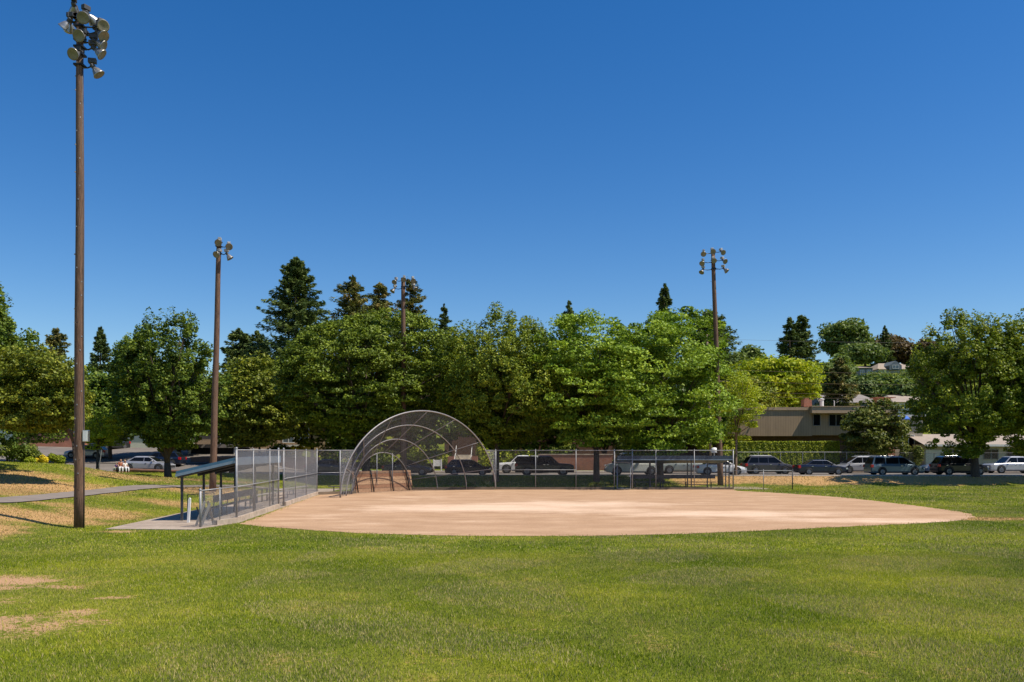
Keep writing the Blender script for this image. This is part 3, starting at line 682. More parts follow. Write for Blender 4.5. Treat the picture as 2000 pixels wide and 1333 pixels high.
for y in (40.2, 44.3):
    x = -11.95 - (y - 36) * .07; m = MB(); m.box((x, y, 1.28), (.09, .09, 2.56)); m.build('post', M['ballast'], t, o3)
for y in (36.1, 38.9, 41.7, 44.3):
    m = MB(); f_ = (y - 35.9) / 8.7; a = hi0.lerp(hi1, f_) - Vector((0, 0, .09)); b = lo0.lerp(lo1, f_) - Vector((0, 0, .09)); m.tube([a, b], .06, 4); m.build('rafter', M['ballast'], t, o3)
mesh_panel((-14.12, 36.0), (-14.6, 44.4), .9, 1.9, r=.0016).build('rear_mesh', M['wire2'], t, o3)
def bench(name, label, p0, p1, back=True, seatm='ballast', h=.46):
    p0 = Vector((*p0, 0)); p1 = Vector((*p1, 0)); d = (p1 - p0); L = d.length; d.normalize(); nr = Vector((-d.y, d.x, 0)); rz = math.atan2(d.y, d.x)
    c = (p0 + p1) / 2; z0 = ev(c.x, c.y) + .03; t = thing(name, label, 'bench', (c.x, c.y, z0), rz)
    m = MB(); m.box((0, 0, h), (L, .30, .05)); m.build('seat', M[seatm], t)
    if back: m = MB(); m.box((0, .26, h + .42), (L, .04, .3)); m.build('backrest', M[seatm], t)
    for s in np.linspace(-L / 2 + .4, L / 2 - .4, max(2, int(L / 2.2) + 1)):
        m = MB(); m.tube([(s, -.12, 0), (s, -.1, h - .03)], .025, 6); m.tube([(s, .14, 0), (s, .12, h - .03)], .025, 6); m.tube([(s, -.12, .03), (s, .14, .03)], .02, 6)
        if back: m.tube([(s, .12, h - .03), (s, .24, h + .55)], .022, 6)
        m.build('leg', M['blackpipe'], t)
    return t
bench('players_bench', 'long dark players bench under the left dugout roof', (-13.55, 43.6), (-13.2, 36.6))
bench('bench', 'metal bench on the concrete pad behind the tall left fence', (-14.6, 47.5), (-14.2, 53.5), False, 'concrete', .44)
bench('bench', 'second metal bench further along the pad behind the left fence', (-15.3, 54.5), (-14.7, 60.5), False, 'concrete', .44)
bench('bench', 'small bench stub at the left corner before the backstop', (-13.1, 60.2), (-11.9, 60.6), False, 'ballast', .42)
t = thing('handrail', 'dark pipe rail loops standing on the pad behind the left fence', 'rail', (-14.0, 44, .03))
for k in range(5):
    m = MB(); y = 1.4 + k * 1.35; m.tube([(-.3 - k * .1, y, 0), (-.3 - k * .1, y, .75), (-.3 - k * .1, y + .8, .75), (-.3 - k * .1, y + .8, 0)], .024, 6); m.build('rail_loop', M['blackpipe'], t)
t = thing('pipe_rail', 'black pipe rail beside the white post at the near end of the left dugout', 'rail', (-13.6, 35.4, .03))
m = MB(); m.tube([(0, 0, 0), (0, 0, 1.12), (1.0, .3, 1.2), (1.0, .3, .5)], .022, 6); m.build('rail', M['blackpipe'], t)
m = MB(); m.tube([(.35, .1, .62), (.4, .1, .45), (.6, .15, .36), (.95, .3, .4)], .03, 6); m.build('brace', M['blackpipe'], t)
x0, y0 = PX(371, 35.1), 35.0
m = MB(); m.box((x0, y0, .5), (.095, .08, 1.0), ry=.06); m.prism([(-.047, 0), (.047, 0), (0, .06)], -.04, .04, 1)
m.v = m.v[:8] + [(v[0] + x0 + .03, v[1] + y0, v[2] + 1.0) for v in m.v[8:]]
tag(m.build('white_post', M['white']), 'short white painted wooden post at the near end of the left dugout', 'post')

t = thing('dugout_shelter', 'long low dugout with blue-grey metal roof behind the right stretch of fence', 'dugout', (12.5, 67, 0)); o3 = t.location
xa, xb = PX(1203, 66) + .1, PX(1431, 66); ya, yb = 65.95, 69.2
m = MB(); m.add([(xa, ya, 2.40), (xb, ya, 2.40), (xb + .0, yb, 1.98), (xa, yb, 1.98), (xa, ya, 2.50), (xb, ya, 2.50), (xb, yb, 2.08), (xa, yb, 2.08)], [(3, 2, 1, 0), (4, 5, 6, 7), (0, 1, 5, 4), (1, 2, 6, 5), (2, 3, 7, 6), (3, 0, 4, 7)]); m.build('roof', M['roofdark'], t, o3)
m = MB(); m.bx((xa, ya - .06, 2.30), (xb, ya - .01, 2.62)); m.build('front_fascia', M['roofdark'], t, o3)
m = MB(); m.bx((xa, ya - .09, 2.27), (xb, ya - .063, 2.34)); m.build('gutter', M['fascia'], t, o3)
for q in (1207, 1269, 1295, 1343, 1382, 1418):
    x = PX(q, 68.7); m = MB(); m.box((x, 68.8, 1.0), (.08, .08, 2.0)); m.build('post', M['ballast'], t, o3)
for q in (1270, 1350, 1424):
    x = PX(q, 66.2); m = MB(); m.box((x, 66.2, 1.18), (.08, .08, 2.36)); m.build('post', M['ballast'], t, o3)
bench('players_bench', 'long dark players bench under the roof of the right dugout', (9.5, 67.9), (16.4, 67.9))

# ---------------------------------------------------------------- floodlight poles
def floodlight(root, org, p, d, pale=False, s=.82):
    """p: centre of the lens (world), d: where it aims"""
    d = Vector(d).normalized(); q = d.to_track_quat('Z', 'Y').to_matrix().to_4x4(); M4 = Matrix.Translation(Vector(p) - Vector(org)) @ q @ Matrix.Scale(s, 4)
    m = MB(); m.lathe([(.275, .0), (.285, -.02), (.26, -.05), (.22, -.16), (.16, -.29), (.10, -.36), (.085, -.40), (.001, -.41)], M4, 20)
    fl = m.build('floodlight', M['lampshell'], root, None, True)
    m = MB(); m.lathe([(.001, -.03), (.12, -.025), (.22, -.01), (.272, .006), (.272, -.01), (.001, -.05)], M4, 20); m.build('lens', M['lens'], fl, None, True)
    m = MB(); m.lathe([(.09, -.38), (.11, -.42), (.11, -.56), (.08, -.6), (.001, -.6)], M4, 10); m.build('socket', M['ballast'], fl)
    bc = Vector(p) - d * .56 * s + Vector((0, .05, .20)) * s - Vector(org); m = MB()
    m.box(bc, (.36 * s, .24 * s, .22 * s), rz=math.atan2(d.y, d.x)); m.build('ballast_box', M['lightballast'] if pale else M['ballast'], fl, None, False, .015)
    return Vector(p) - d * .5 * s
def lightpole(px0, py0, px1, py1, Y, r0, r1, lamps, label, pins=0, pale=False, s=.82, zb=None):
    zb = ev(PX(px0, Y), Y) if zb is None else zb
    b = Vector((PX(px0, Y), Y, zb)); tp = at(px1, py1, Y)
    t = thing('floodlight_pole', label, 'light pole', b, group='wooden floodlight poles around the field')
    m = MB(); n = 14; m.tube([b.lerp(tp, k / n) - b + Vector((math.sin(k * .9) * .012, 0, -.3 if k == 0 else 0)) for k in range(n + 1)], [r0 + (r1 - r0) * k / n for k in range(n + 1)], 16); m.build('pole', M['pole'], t, None, True)
    rows = {}
    for (lx, ly, d) in lamps:
        dd = Vector(d).normalized(); p = at(lx, ly, Y + dd.y * .55); e = floodlight(t, b, p, d, pale, s); zc = round((e.z) / 1.05)
        ax = b.lerp(tp, min(.995, (e.z - b.z) / (tp.z - b.z)))
        m = MB(); mid = Vector((e.x * .6 + ax.x * .4, e.y, e.z - .08)); m.tube([ax - b, mid - b, e - b], .028, 6); m.box(ax - b, (.36, .36, .07)); m.build('arm', M['blackpipe'], t)
    if pins:
        m = MB()
        for k in range(pins):
            f_ = .25 + .72 * k / pins; p = b.lerp(tp, f_) - b; sgn = 1 if k % 2 else -1; rr = r0 + (r1 - r0) * f_
            m.tube([p + Vector((sgn * rr, -.03, 0)), p + Vector((sgn * (rr + .17), -.03, .03))], .011, 5)
        m.build('climbing_pegs', M['galv'], t)
    return t, b, tp
P1, b1, t1 = lightpole(154.5, 1032, 156.5, 27, 32.8, .195, .125, [
 (146, 27, (-.3, .8, -.5)), (162, 35, (.25, -.85, -.42)), (124, 56, (-.62, .1, -.72)), (153, 70, (-.02, -.9, -.40)), (142, 106, (-.12, -.88, -.46)),
 (202, 51, (.62, -.62, -.35)), (203.5, 72, (.72, -.25, -.55)), (203, 91, (.82, .1, -.45)), (200, 108, (.75, .15, -.6)), (194, 147, (.55, .12, -.78)), (184, 44, (.35, .8, -.5)), (136, 60, (-.4, .75, -.5))],
 'tall brown wooden floodlight pole at the left edge with twelve crowded lamps on top')
x, y = b1.x + .25, b1.y - .02
m = MB(); m.tube([(.21, -.04, 0), (.20, -.04, 3.1), (.17, -.04, 12), (.14, -.04, 18.5)], .02, 6); m.build('conduit', M['ballast'], P1, None, True)
bxc = at(168.5, 852, 32.8) - b1
m = MB(); m.box(bxc + Vector((.02, -.05, 0)), (.20, .17, .44)); bo = m.build('electric_box', M['chrome'], P1, None, False, .012)
m = MB(); m.box(bxc + Vector((.02, -.142, 0)), (.16, .012, .38)); m.build('box_door', M['white'], bo)
m = MB()
for k in range(34):
    zz = 1.6 + k * .53; a = random.uniform(-2.6, -.5); rr = .195 - .07 * zz / 20; m.box((math.cos(a) * rr, math.sin(a) * rr, zz), (.035, .035, .05), rz=a)
m.build('pole_tags', M['galv'], P1)
lightpole(415, 960, 428, 468, 55.5, .225, .15, [(426, 475, (.1, -.86, -.42)), (447.5, 482.5, (.36, -.82, -.32)), (422, 498, (-.18, -.86, -.48)), (450, 506, (.5, .1, -.78))], 'wooden floodlight pole behind the left dugout with four lamps', pale=True, zb=.36)
lightpole(789, 948, 787.5, 543, 73.3, .24, .17, [(770, 552, (-.22, -.75, -.55)), (788.5, 547, (.03, -.88, -.42)), (807.5, 549.5, (.25, -.8, -.48)), (766, 570, (-.45, -.4, -.75)), (812, 566, (.5, -.45, -.65))], 'wooden floodlight pole rising out of the big tree behind the backstop with five lamps', pale=True)
lightpole(1407.5, 935, 1392.5, 490, 71.5, .25, .16, [(1374, 497, (-.22, -.8, -.45)), (1393, 492, (.0, -.9, -.35)), (1413, 494, (.25, -.8, -.42)), (1371, 515.5, (-.35, -.7, -.5)), (1395, 510, (.05, -.88, -.42)), (1417, 511.5, (.38, -.72, -.48)), (1370, 533, (-.4, -.4, -.75)), (1420, 530.5, (.55, -.35, -.65))], 'wooden floodlight pole right of centre with eight lamps in three rows', 14, True)

# utility pole with wires
t = thing('utility_pole', 'thin pale wooden utility pole with short crossarm just left of the eight-lamp pole', 'utility pole', (PX(1389, 91), 91, ev(PX(1389, 91), 91))); o3 = t.location
tp = at(1381, 654, 91); m = MB(); m.tube([o3 - o3, tp - o3], [.14, .10], 10); m.build('pole', M['oldpole'], t, None, True)
for py in (663, 745):
    c = at(1384, py, 91) - o3; m = MB(); m.box(c + Vector((.9, 0, 0)), (2.4, .1, .1)); m.build('crossarm', M['oldpole'], t)
for py in (660, 720, 742, 762, 770):
    A = at(1384, py + 2, 91); B = at(1384 + 900, py + 4, 96); pts = []
    for k in range(25):
        f_ = k / 24; p = A.lerp(B, f_); p.z -= 1.2 * 4 * f_ * (1 - f_) * .35; pts.append(p - o3)
    m = MB(); m.tube(pts, .009, 4); m.build('wire', M['ballast'] if py < 700 else M['oldpole'], t)

# ---------------------------------------------------------------- buildings
def window(parent, org, x0, x1, z0, z1, y, frame='white', glass='glass', mull=1):
    m = MB(); w = .07
    for a, b in (((x0, y - .05, z0), (x1, y + .02, z0 + w)), ((x0, y - .05, z1 - w), (x1, y + .02, z1)), ((x0, y - .052, z0 + w), (x0 + w, y + .02, z1 - w)), ((x1 - w, y - .052, z0 + w), (x1, y + .02, z1 - w))): m.bx(a, b)
    for k in range(mull):
        c = x0 + (x1 - x0) * (k + 1) / (mull + 1); m.bx((c - w / 2, y - .048, z0 + w), (c + w / 2, y + .02, z1 - w))
    f = m.build('window', M[frame], parent, org)
    m = MB(); m.bx((x0 + w, y - .012, z0 + w), (x1 - w, y + .01, z1 - w)); m.build('pane', M[glass], f, None if False else org); f_ = f
    return f
# brown board-sided apartments at right
YB = 100.0
t = thing('apartment_building', 'brown board-sided apartment block with flat roof behind the clipped hedge', 'building', (PX(1560, YB), YB, ev(PX(1560, YB), YB))); o3 = t.location
xl, xm, xr = PX(1325, YB), PX(1586, YB), PX(1742, YB); zt = 8.15; zb_ = 4.75
m = MB(); m.bx((xl, YB, zb_), (xm, YB + 12, zt - .35)); m.build('upper_wall', M['siding'], t, o3)
m = MB(); m.bx((xm, YB + .25, zb_ + .1), (xr, YB + 12, zt - .35)); m.build('upper_wall', M['siding'], t, o3)
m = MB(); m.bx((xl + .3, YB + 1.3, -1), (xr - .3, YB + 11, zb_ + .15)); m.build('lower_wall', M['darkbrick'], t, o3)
m = MB(); m.bx((xl - .1, YB - .12, zt - .34), (xm - .35, YB + 12, zt)); m.build('roof', M['fasciabrown'], t, o3)
m = MB(); m.bx((xm - .3, YB - .85, zt - .72), (xr + .3, YB + 12, zt + .02)); m.bx((xm - .36, YB - .92, zt + .022), (xr + .36, YB + 12, zt + .09)); m.build('roof', M['fasciabrown'], t, o3)
window(t, o3, PX(1589, YB), PX(1604, YB), 5.95, 7.35, YB + .22, 'frame', 'glass', 0); window(t, o3, PX(1620, YB), PX(1662, YB), 5.9, 7.35, YB + .22, 'frame', 'glass', 2)
window(t, o3, PX(1672, YB), PX(1700, YB), 5.9, 7.35, YB + .22, 'frame', 'glass', 1); window(t, o3, PX(1380, YB), PX(1425, YB), 5.9, 7.2, YB - .03, 'frame', 'glass', 1)
m = MB(); m.bx((xm - .75, YB + .6, zt + .1), (xm + .2, YB + 1.6, zt + .95)); m.bx((xm - .6, YB + .75, zt + .95), (xm - .1, YB + 1.4, zt + 1.12)); m.build('chimney', M['brick2'], t, o3)
m = MB(); m.bx((PX(1718, YB), YB + .6, zt + .1), (PX(1744, YB), YB + 1.8, zt + 1.15)); m.bx((PX(1712, YB), YB + .3, zt + 1.152), (PX(1752, YB), YB + 2, zt + 1.24)); m.build('chimney', M['brick2'], t, o3)
m = MB(); m.lathe([(.25, 0), (.22, 1.0), (.3, 1.02), (.3, 1.12), (.01, 1.2)], Matrix.Translation((PX(1617, YB), YB + 2, zt)), 10); m.build('roof_vent', M['white'], t, o3)
m = MB(); m.tube([(PX(1642, YB), YB + 2, zt), (PX(1642, YB), YB + 2, zt + .9)], .05); m.build('roof_vent', M['white'], t, o3)
m = MB(); m.bx((PX(1430, YB), YB + 2, zt), (PX(1452, YB), YB + 3.5, zt + .55)); m.build('roof_hatch', M['white'], t, o3)
t = thing('apartment_building', 'two-storey beige building with blue awning left of the big right tree', 'building', (PX(1790, 101), 101, 1.5)); o3 = t.location
m = MB(); m.bx((PX(1742, 101) + .2, 101, .5), (PX(1802, 101), 112, 7.0)); m.build('wall', M['beige'], t, o3)
m = MB(); m.bx((PX(1742, 101) + .45, 100.7, 7.002), (PX(1806, 101), 112.3, 7.3)); m.build('roof', M['roofwhite'], t, o3)
m = MB(); y = 100.98; m.add([(PX(1752, y), y, 7.3), (PX(1770, y), y, 7.3), (PX(1770, y), y - 1.0, 6.8), (PX(1752, y), y - 1.0, 6.8), (PX(1752, y), y, 7.2), (PX(1770, y), y, 7.2), (PX(1770, y), y - 1.0, 6.7), (PX(1752, y), y - 1.0, 6.7)], [(0, 1, 2, 3), (7, 6, 5, 4), (3, 2, 6, 7), (0, 3, 7, 4), (1, 5, 6, 2)]); m.build('awning', M['blue'], t, o3)
m = MB(); m.bx((PX(1736, 100), 100.2, .5), (PX(1750, 100), 101, 3.6)); m.build('brick_pier', M['brick2'], t, o3)
window(t, o3, PX(1762, 101), PX(1786, 101), 3.2, 4.9, 100.97, 'white', 'glass', 1)
t = thing('bungalow', 'low beige house with pale shingle roof behind the trunk of the big right tree', 'house', (PX(1900, 98), 98, 1.4)); o3 = t.location
xa, xb = PX(1806, 98), PX(2060, 98)
m = MB(); m.bx((xa, 98, .4), (xb, 106, 3.75)); m.build('wall', M['beige'], t, o3)
m = MB(); m.add([(xa - .4, 97.3, 3.70), (xb + .4, 97.3, 3.70), (xb + .4, 102, 5.0), (xa - .4, 102, 5.0), (xa - .4, 106.6, 3.7), (xb + .4, 106.6, 3.7), (xa - .4, 97.3, 3.55), (xb + .4, 97.3, 3.55)], [(0, 1, 2, 3), (3, 2, 5, 4), (6, 7, 1, 0)]); m.build('roof', M['roofpale'], t, o3)
m = MB(); m.bx((xa - .42, 97.2, 3.5), (xb + .42, 97.29, 3.74)); m.build('gutter', M['roofwhite'], t, o3)
for a, b in ((1850, 1870), (1920, 1950), (1965, 1995)): window(t, o3, PX(a, 98), PX(b, 98), 2.0, 3.2, 97.97, 'frame', 'glass', 1)
m = MB(); m.bx((PX(1808, 98), 97.94, .9), (PX(1842, 98), 97.99, 3.1)); m.build('garage_door', M['roofwhite'], t, o3)
# long brick apartments behind the middle trees
t = thing('apartment_building', 'long red-brick apartment block with white roof edge hidden behind the middle trees', 'building', (5, 106, 2)); o3 = t.location
YC = 106; xa, xb = PX(868, YC), PX(1330, YC)
m = MB(); m.bx((xa, YC, .5), (xb, YC + 12, 9.6)); m.build('wall', M['dimbrick'], t, o3)
m = MB(); m.bx((xa - .4, YC - .6, 9.602), (xb + .4, YC + 12.4, 10.2)); m.build('roof', M['roofwhite'], t, o3)
for k in range(10):
    x = xa + 1.2 + k * (xb - xa - 2.4) / 10
    for z in (6.2,): window(t, o3, x, x + 1.7, z, z + 1.5, YC - .03, 'white', 'glass', 1)
t = thing('apartment_building', 'brown and cream apartment block with window row behind the trees left of the backstop', 'building', (-34, 108, 2)); o3 = t.location
xa, xb = PX(380, 106), PX(680, 106)
m = MB(); m.bx((xa, 106, .5), (xb, 118, 5.0)); m.build('wall', M['fasciabrown'], t, o3)
m = MB(); m.bx((xa - .3, 105.5, 7.4), (xb + .3, 118.3, 7.9)); m.build('roof', M['roofwhite'], t, o3)
m = MB(); m.bx((xa, 106.2, 5.002), (xb, 117.8, 7.398)); m.build('upper_wall', M['brick'], t, o3)
for a, b in ((552, 575), (580, 604), (430, 455), (480, 505), (640, 660)): window(t, o3, PX(a, 106), PX(b, 106), 4.0 if a > 500 else 3.6, 5.9, 105.96, 'white', 'glassl', 1)
m = MB(); m.bx((PX(540, 106), 105.7, 3.5), (PX(615, 106), 105.98, 3.75)); m.build('sill_band', M['roofwhite'], t, o3)
t = thing('apartment_building', 'red-brick building with white roof edge behind the trees at the far left', 'building', (-55, 108, 2)); o3 = t.location
xa, xb = PX(-60, 110), PX(330, 110)
m = MB(); m.bx((xa, 110, .5), (xb, 122, 8.2)); m.build('wall', M['housewhite'], t, o3)
m = MB(); m.bx((xa - .4, 109.3, 8.202), (xb + .4, 122.4, 8.7)); m.build('roof', M['roofwhite'], t, o3)
m = MB(); m.bx((PX(30, 104), 104, 1.0), (PX(142, 104), 109.9, 5.4)); m.build('wing_wall', M['brick2'], t, o3)
m = MB(); m.bx((PX(28, 104), 103.8, 5.402), (PX(144, 104), 109.9, 5.6)); m.build('wing_roof', M['roofgrey'], t, o3)
for a in (40, 100, 175, 225, 275): window(t, o3, PX(a, 110), PX(a + 28, 110), 5.9, 7.3, 109.96, 'white', 'glass', 1)
# carport with dark opening, brown wooden wall
t = thing('carport', 'flat-roofed carport with black opening behind the second floodlight pole', 'carport', (-35, 98, 2.5)); o3 = t.location
xa, xb = PX(370, 98), PX(462, 98); z0 = ev(-35, 98)
m = MB(); m.bx((xa, 98.5, z0 - .5), (xb, 103, 3.35)); m.build('wall', M['blackhole'], t, o3)  # solid black block: shade inside the open carport put into its colour
m = MB(); m.bx((xa - .3, 97.6, 3.352), (xb + .3, 103.3, 3.75)); m.build('roof', M['roofgrey'], t, o3)
for x in (xa + .1, xb - .1): m = MB(); m.bx((x - .12, 97.7, z0 - .4), (x + .12, 97.95, 3.352)); m.build('post', M['roofwhite'], t, o3)
t = thing('wooden_fence', 'brown solid wooden fence in front of the carport', 'fence', (-29.5, 89, 1)); o3 = t.location
xa, xb = PX(372, 89), PX(625, 89)
m = MB(); m.bx((xa, 89, .4), (xb, 89.1, 2.25)); m.build('boards', M['brownwall'], t, o3)
m = MB(); m.bx((xa, 88.94, 2.252), (xb, 89.16, 2.34)); m.build('cap_rail', M['brownwall'], t, o3)
# brick garden wall, steps, sign
t = thing('brick_wall', 'reddish brick garden wall across the street behind the tall fence, left of the white van', 'wall', (7, 92, 1)); o3 = t.location
xa, xb = PX(1052, 92), PX(1196, 92)
m = MB(); m.bx((xa, 92, .4), (xb, 92.3, 2.55)); m.build('wall', M['brick'], t, o3)
m = MB(); m.bx((xa - .05, 91.95, 2.552), (xb + .05, 92.35, 2.66)); m.build('coping', M['curb'], t, o3)
t = thing('brick_wall', 'brick garden wall across the street behind the right dugout', 'wall', (16, 92, 1)); o3 = t.location
m = MB(); m.bx((PX(1205, 92), 92, .4), (PX(1385, 92), 92.3, 2.2)); m.build('wall', M['brick'], t, o3)
m = MB(); m.bx((PX(1204, 92), 91.95, 2.202), (PX(1386, 92), 92.35, 2.3)); m.build('coping', M['curb'], t, o3)
t = thing('entrance_steps', 'pale concrete steps between brick piers seen through the right side of the backstop', 'steps', (PX(903, 92), 92, .9)); o3 = t.location
xa, xb = PX(888, 92), PX(921, 92)
for k in range(7): m = MB(); m.bx((xa, 91 + k * .45, .4), (xb, 91 + k * .45 + (3.5 - k * .45), 1.0 + k * .26)) if False else m.bx((xa, 91 + k * .45, .4 if k == 0 else 1.0 + (k - 1) * .26), (xb, 94.5, 1.0 + k * .26)); m.build('step', M['soilstep'], t, o3)
for x in (xa - .35, xb + .35): m = MB(); m.bx((x - .33, 91, .4), (x + .33, 91.9, 2.4)); m.build('brick_pier', M['brick'], t, o3)
for x in (xa + .05, xb - .05): m = MB(); m.tube([(x, 91.1, 1.0), (x, 91.1, 2.1), (x, 94.3, 3.6), (x, 94.3, 2.6)], .03, 6); m.build('handrail', M['white'], t, o3)
t = thing('yard_sign', 'white post-and-panel yard sign seen through the backstop mesh', 'sign', (PX(854, 90), 90.6, .85)); o3 = t.location
xa, xb = PX(847, 90.6), PX(862, 90.6)
for x in (xa, xb): m = MB(); m.box((x, 90.6, 1.45), (.12, .12, 1.3)); m.build('post', M['white'], t, o3)
m = MB(); m.bx((xa + .06, 90.57, 1.35), (xb - .06, 90.63, 2.02)); m.build('panel', M['white'], t, o3)
t = thing('round_topped_sign', 'small white rounded marker on a post between the two wooden poles above the right dugout', 'sign', (PX(1395, 90), 90, .9)); o3 = t.location
m = MB(); m.tube([(o3.x, 90, .6), (o3.x, 90, 2.8)], .05, 8); m.build('post', M['white'], t, o3)
m = MB(); m.lathe([(.36, 0), (.40, .15), (.34, .42), (.2, .55), (.001, .58)], Matrix.Translation((o3.x, 90, 2.78)), 16); m.build('cap', M['white'], t, o3, True)
# far side low fences
def farfence(label, x0, x1, y, h, n, mt='galv'):
    z0 = ev((x0 + x1) / 2, y) + .1; t = thing('chain_link_fence', label, 'fence', (x0, y, z0)); L = x1 - x0
    for k in range(n + 1): m = MB(); m.tube([(L * k / n, 0, -.2), (L * k / n, 0, h)], .03, 6); m.build('post', M[mt], t)
    m = MB(); m.tube([(0, 0, h), (L, 0, h)], .028, 6); m.build('top_rail', M[mt], t)
    mesh_panel((0, .03), (L, .03), .05, h - .02, r=.0016, cell=.06).build('mesh_panel', M['wire2'], t)
farfence('low grey chain-link fence in front of the clipped hedge', PX(1438, 90.6), PX(1697, 90.6), 90.6, 2.0, 6)
farfence('dark low fence behind the minivan and the big right tree trunk', PX(1700, 91.5), PX(1990, 91.5), 91.5, 1.85, 7, 'ballast')

# hillside houses
def house(name, label, x0, x1, Y, ztop, zeave, depth, wall, roof, wins, dorm=None, zbase=None):
    xc = (PX(x0, Y) + PX(x1, Y)) / 2; w = (PX(x1, Y) - PX(x0, Y)) / 2; zt = 3 - (ztop - 881) / F * Y; ze = 3 - (zeave - 881) / F * Y; zb = ev(xc, Y) - 1 if zbase is None else zbase
    t = thing(name, label, 'house', (xc, Y, zb))
    m = MB(); m.bx((-w * .93, 0, 0), (w * .93, depth, ze - zb)); m.build('wall', M[wall], t)
    m = MB(); r = min(w * .5, depth * .45); a = ze - zb; b = zt - zb
    m.add([(-w, -.6, a), (w, -.6, a), (w, depth + .6, a), (-w, depth + .6, a), (-w + r, depth / 2, b), (w - r, depth / 2, b)], [(0, 1, 5, 4), (1, 2, 5), (2, 3, 4, 5), (3, 0, 4), (3, 2, 1, 0)]); m.build('roof', M[roof], t)
    for f0, f1 in wins:
        x_a, x_b = -w * .93 + 2 * w * .93 * f0, -w * .93 + 2 * w * .93 * f1; h = ze - zb
        window(t, None, x_a, x_b, h - 1.9, h - .5, -.02, 'white', 'glassl', 1)
    if dorm:
        d = MB(); x = -w + 2 * w * dorm; d.prism([(x - 1.7, a - .2), (x + 1.7, a - .2), (x + 1.7, a + 1.0), (x, a + 2.3), (x - 1.7, a + 1.0)], -1.2, depth * .4, 1); d.build('dormer', M['housegrey'], t)
        window(t, None, x - .9, x + .9, a + .1, a + 1.1, -1.22, 'white', 'glassl', 1)
    return t
house('hill_house', 'dark grey-blue hillside house with three windows under a low roof', 1662, 1706, 215, 713, 719, 10, 'housegrey', 'roofpale', [(.1, .25), (.4, .6), (.72, .9)])
house('hill_house', 'pale-roofed hillside house with small gabled dormer', 1712, 1800, 235, 706, 722, 12, 'housewhite', 'roofpale', [(.1, .2), (.6, .75)], .38)
house('hill_house', 'brownish hillside house peeking between the tall conifer and the pine', 1578, 1606, 225, 702, 712, 10, 'fasciabrown', 'roofgrey', [(.3, .6)])
house('hill_house', 'grey hipped-roof house just above the brown apartment block', 1650, 1722, 138, 764, 787, 12, 'housegrey', 'roofgrey', [(.6, .9)])
house('hill_house', 'pale brownish-roofed house left of the big right tree above the brown apartments', 1742, 1830, 142, 768, 786, 12, 'housewhite', 'roofpale', [(.4, .6)])
house('hill_house', 'grey-roofed house showing left of the pine above the brown apartments', 1600, 1645, 140, 768, 790, 10, 'housewhite', 'roofgrey', [(.2, .4)])

# ---------------------------------------------------------------- vehicles
def paint(name, c, rough=0.32, metal=0.35):
    a = N(name); f = a.noise(1.2, 3); a.col(a.ramp(f, [(0.3, tuple(x * .88 for x in c)), (0.7, tuple(min(1, x * 1.1) for x in c))])); return a.set(rough, metal, None, 0.6)
PT = {'silver': paint('silver_car_paint', (.42, .42, .45)), 'dark': paint('charcoal_car_paint', (.035, .037, .042)), 'black': paint('black_car_paint', (.012, .012, .016)), 'blue': paint('dark_blue_car_paint', (.012, .018, .038)),
      'white': paint('white_car_paint', (.68, .68, .70), .35, .05), 'bluegrey': paint('blue_grey_car_paint', (.10, .15, .19)), 'grey': paint('mid_grey_car_paint', (.06, .055, .06)), 'van': paint('off_white_van_paint', (.62, .62, .58), .45, 0), 'midblue': paint('mid_blue_car_paint', (.06, .12, .24)), 'sage': paint('pale_grey_green_paint', (.30, .33, .31))}
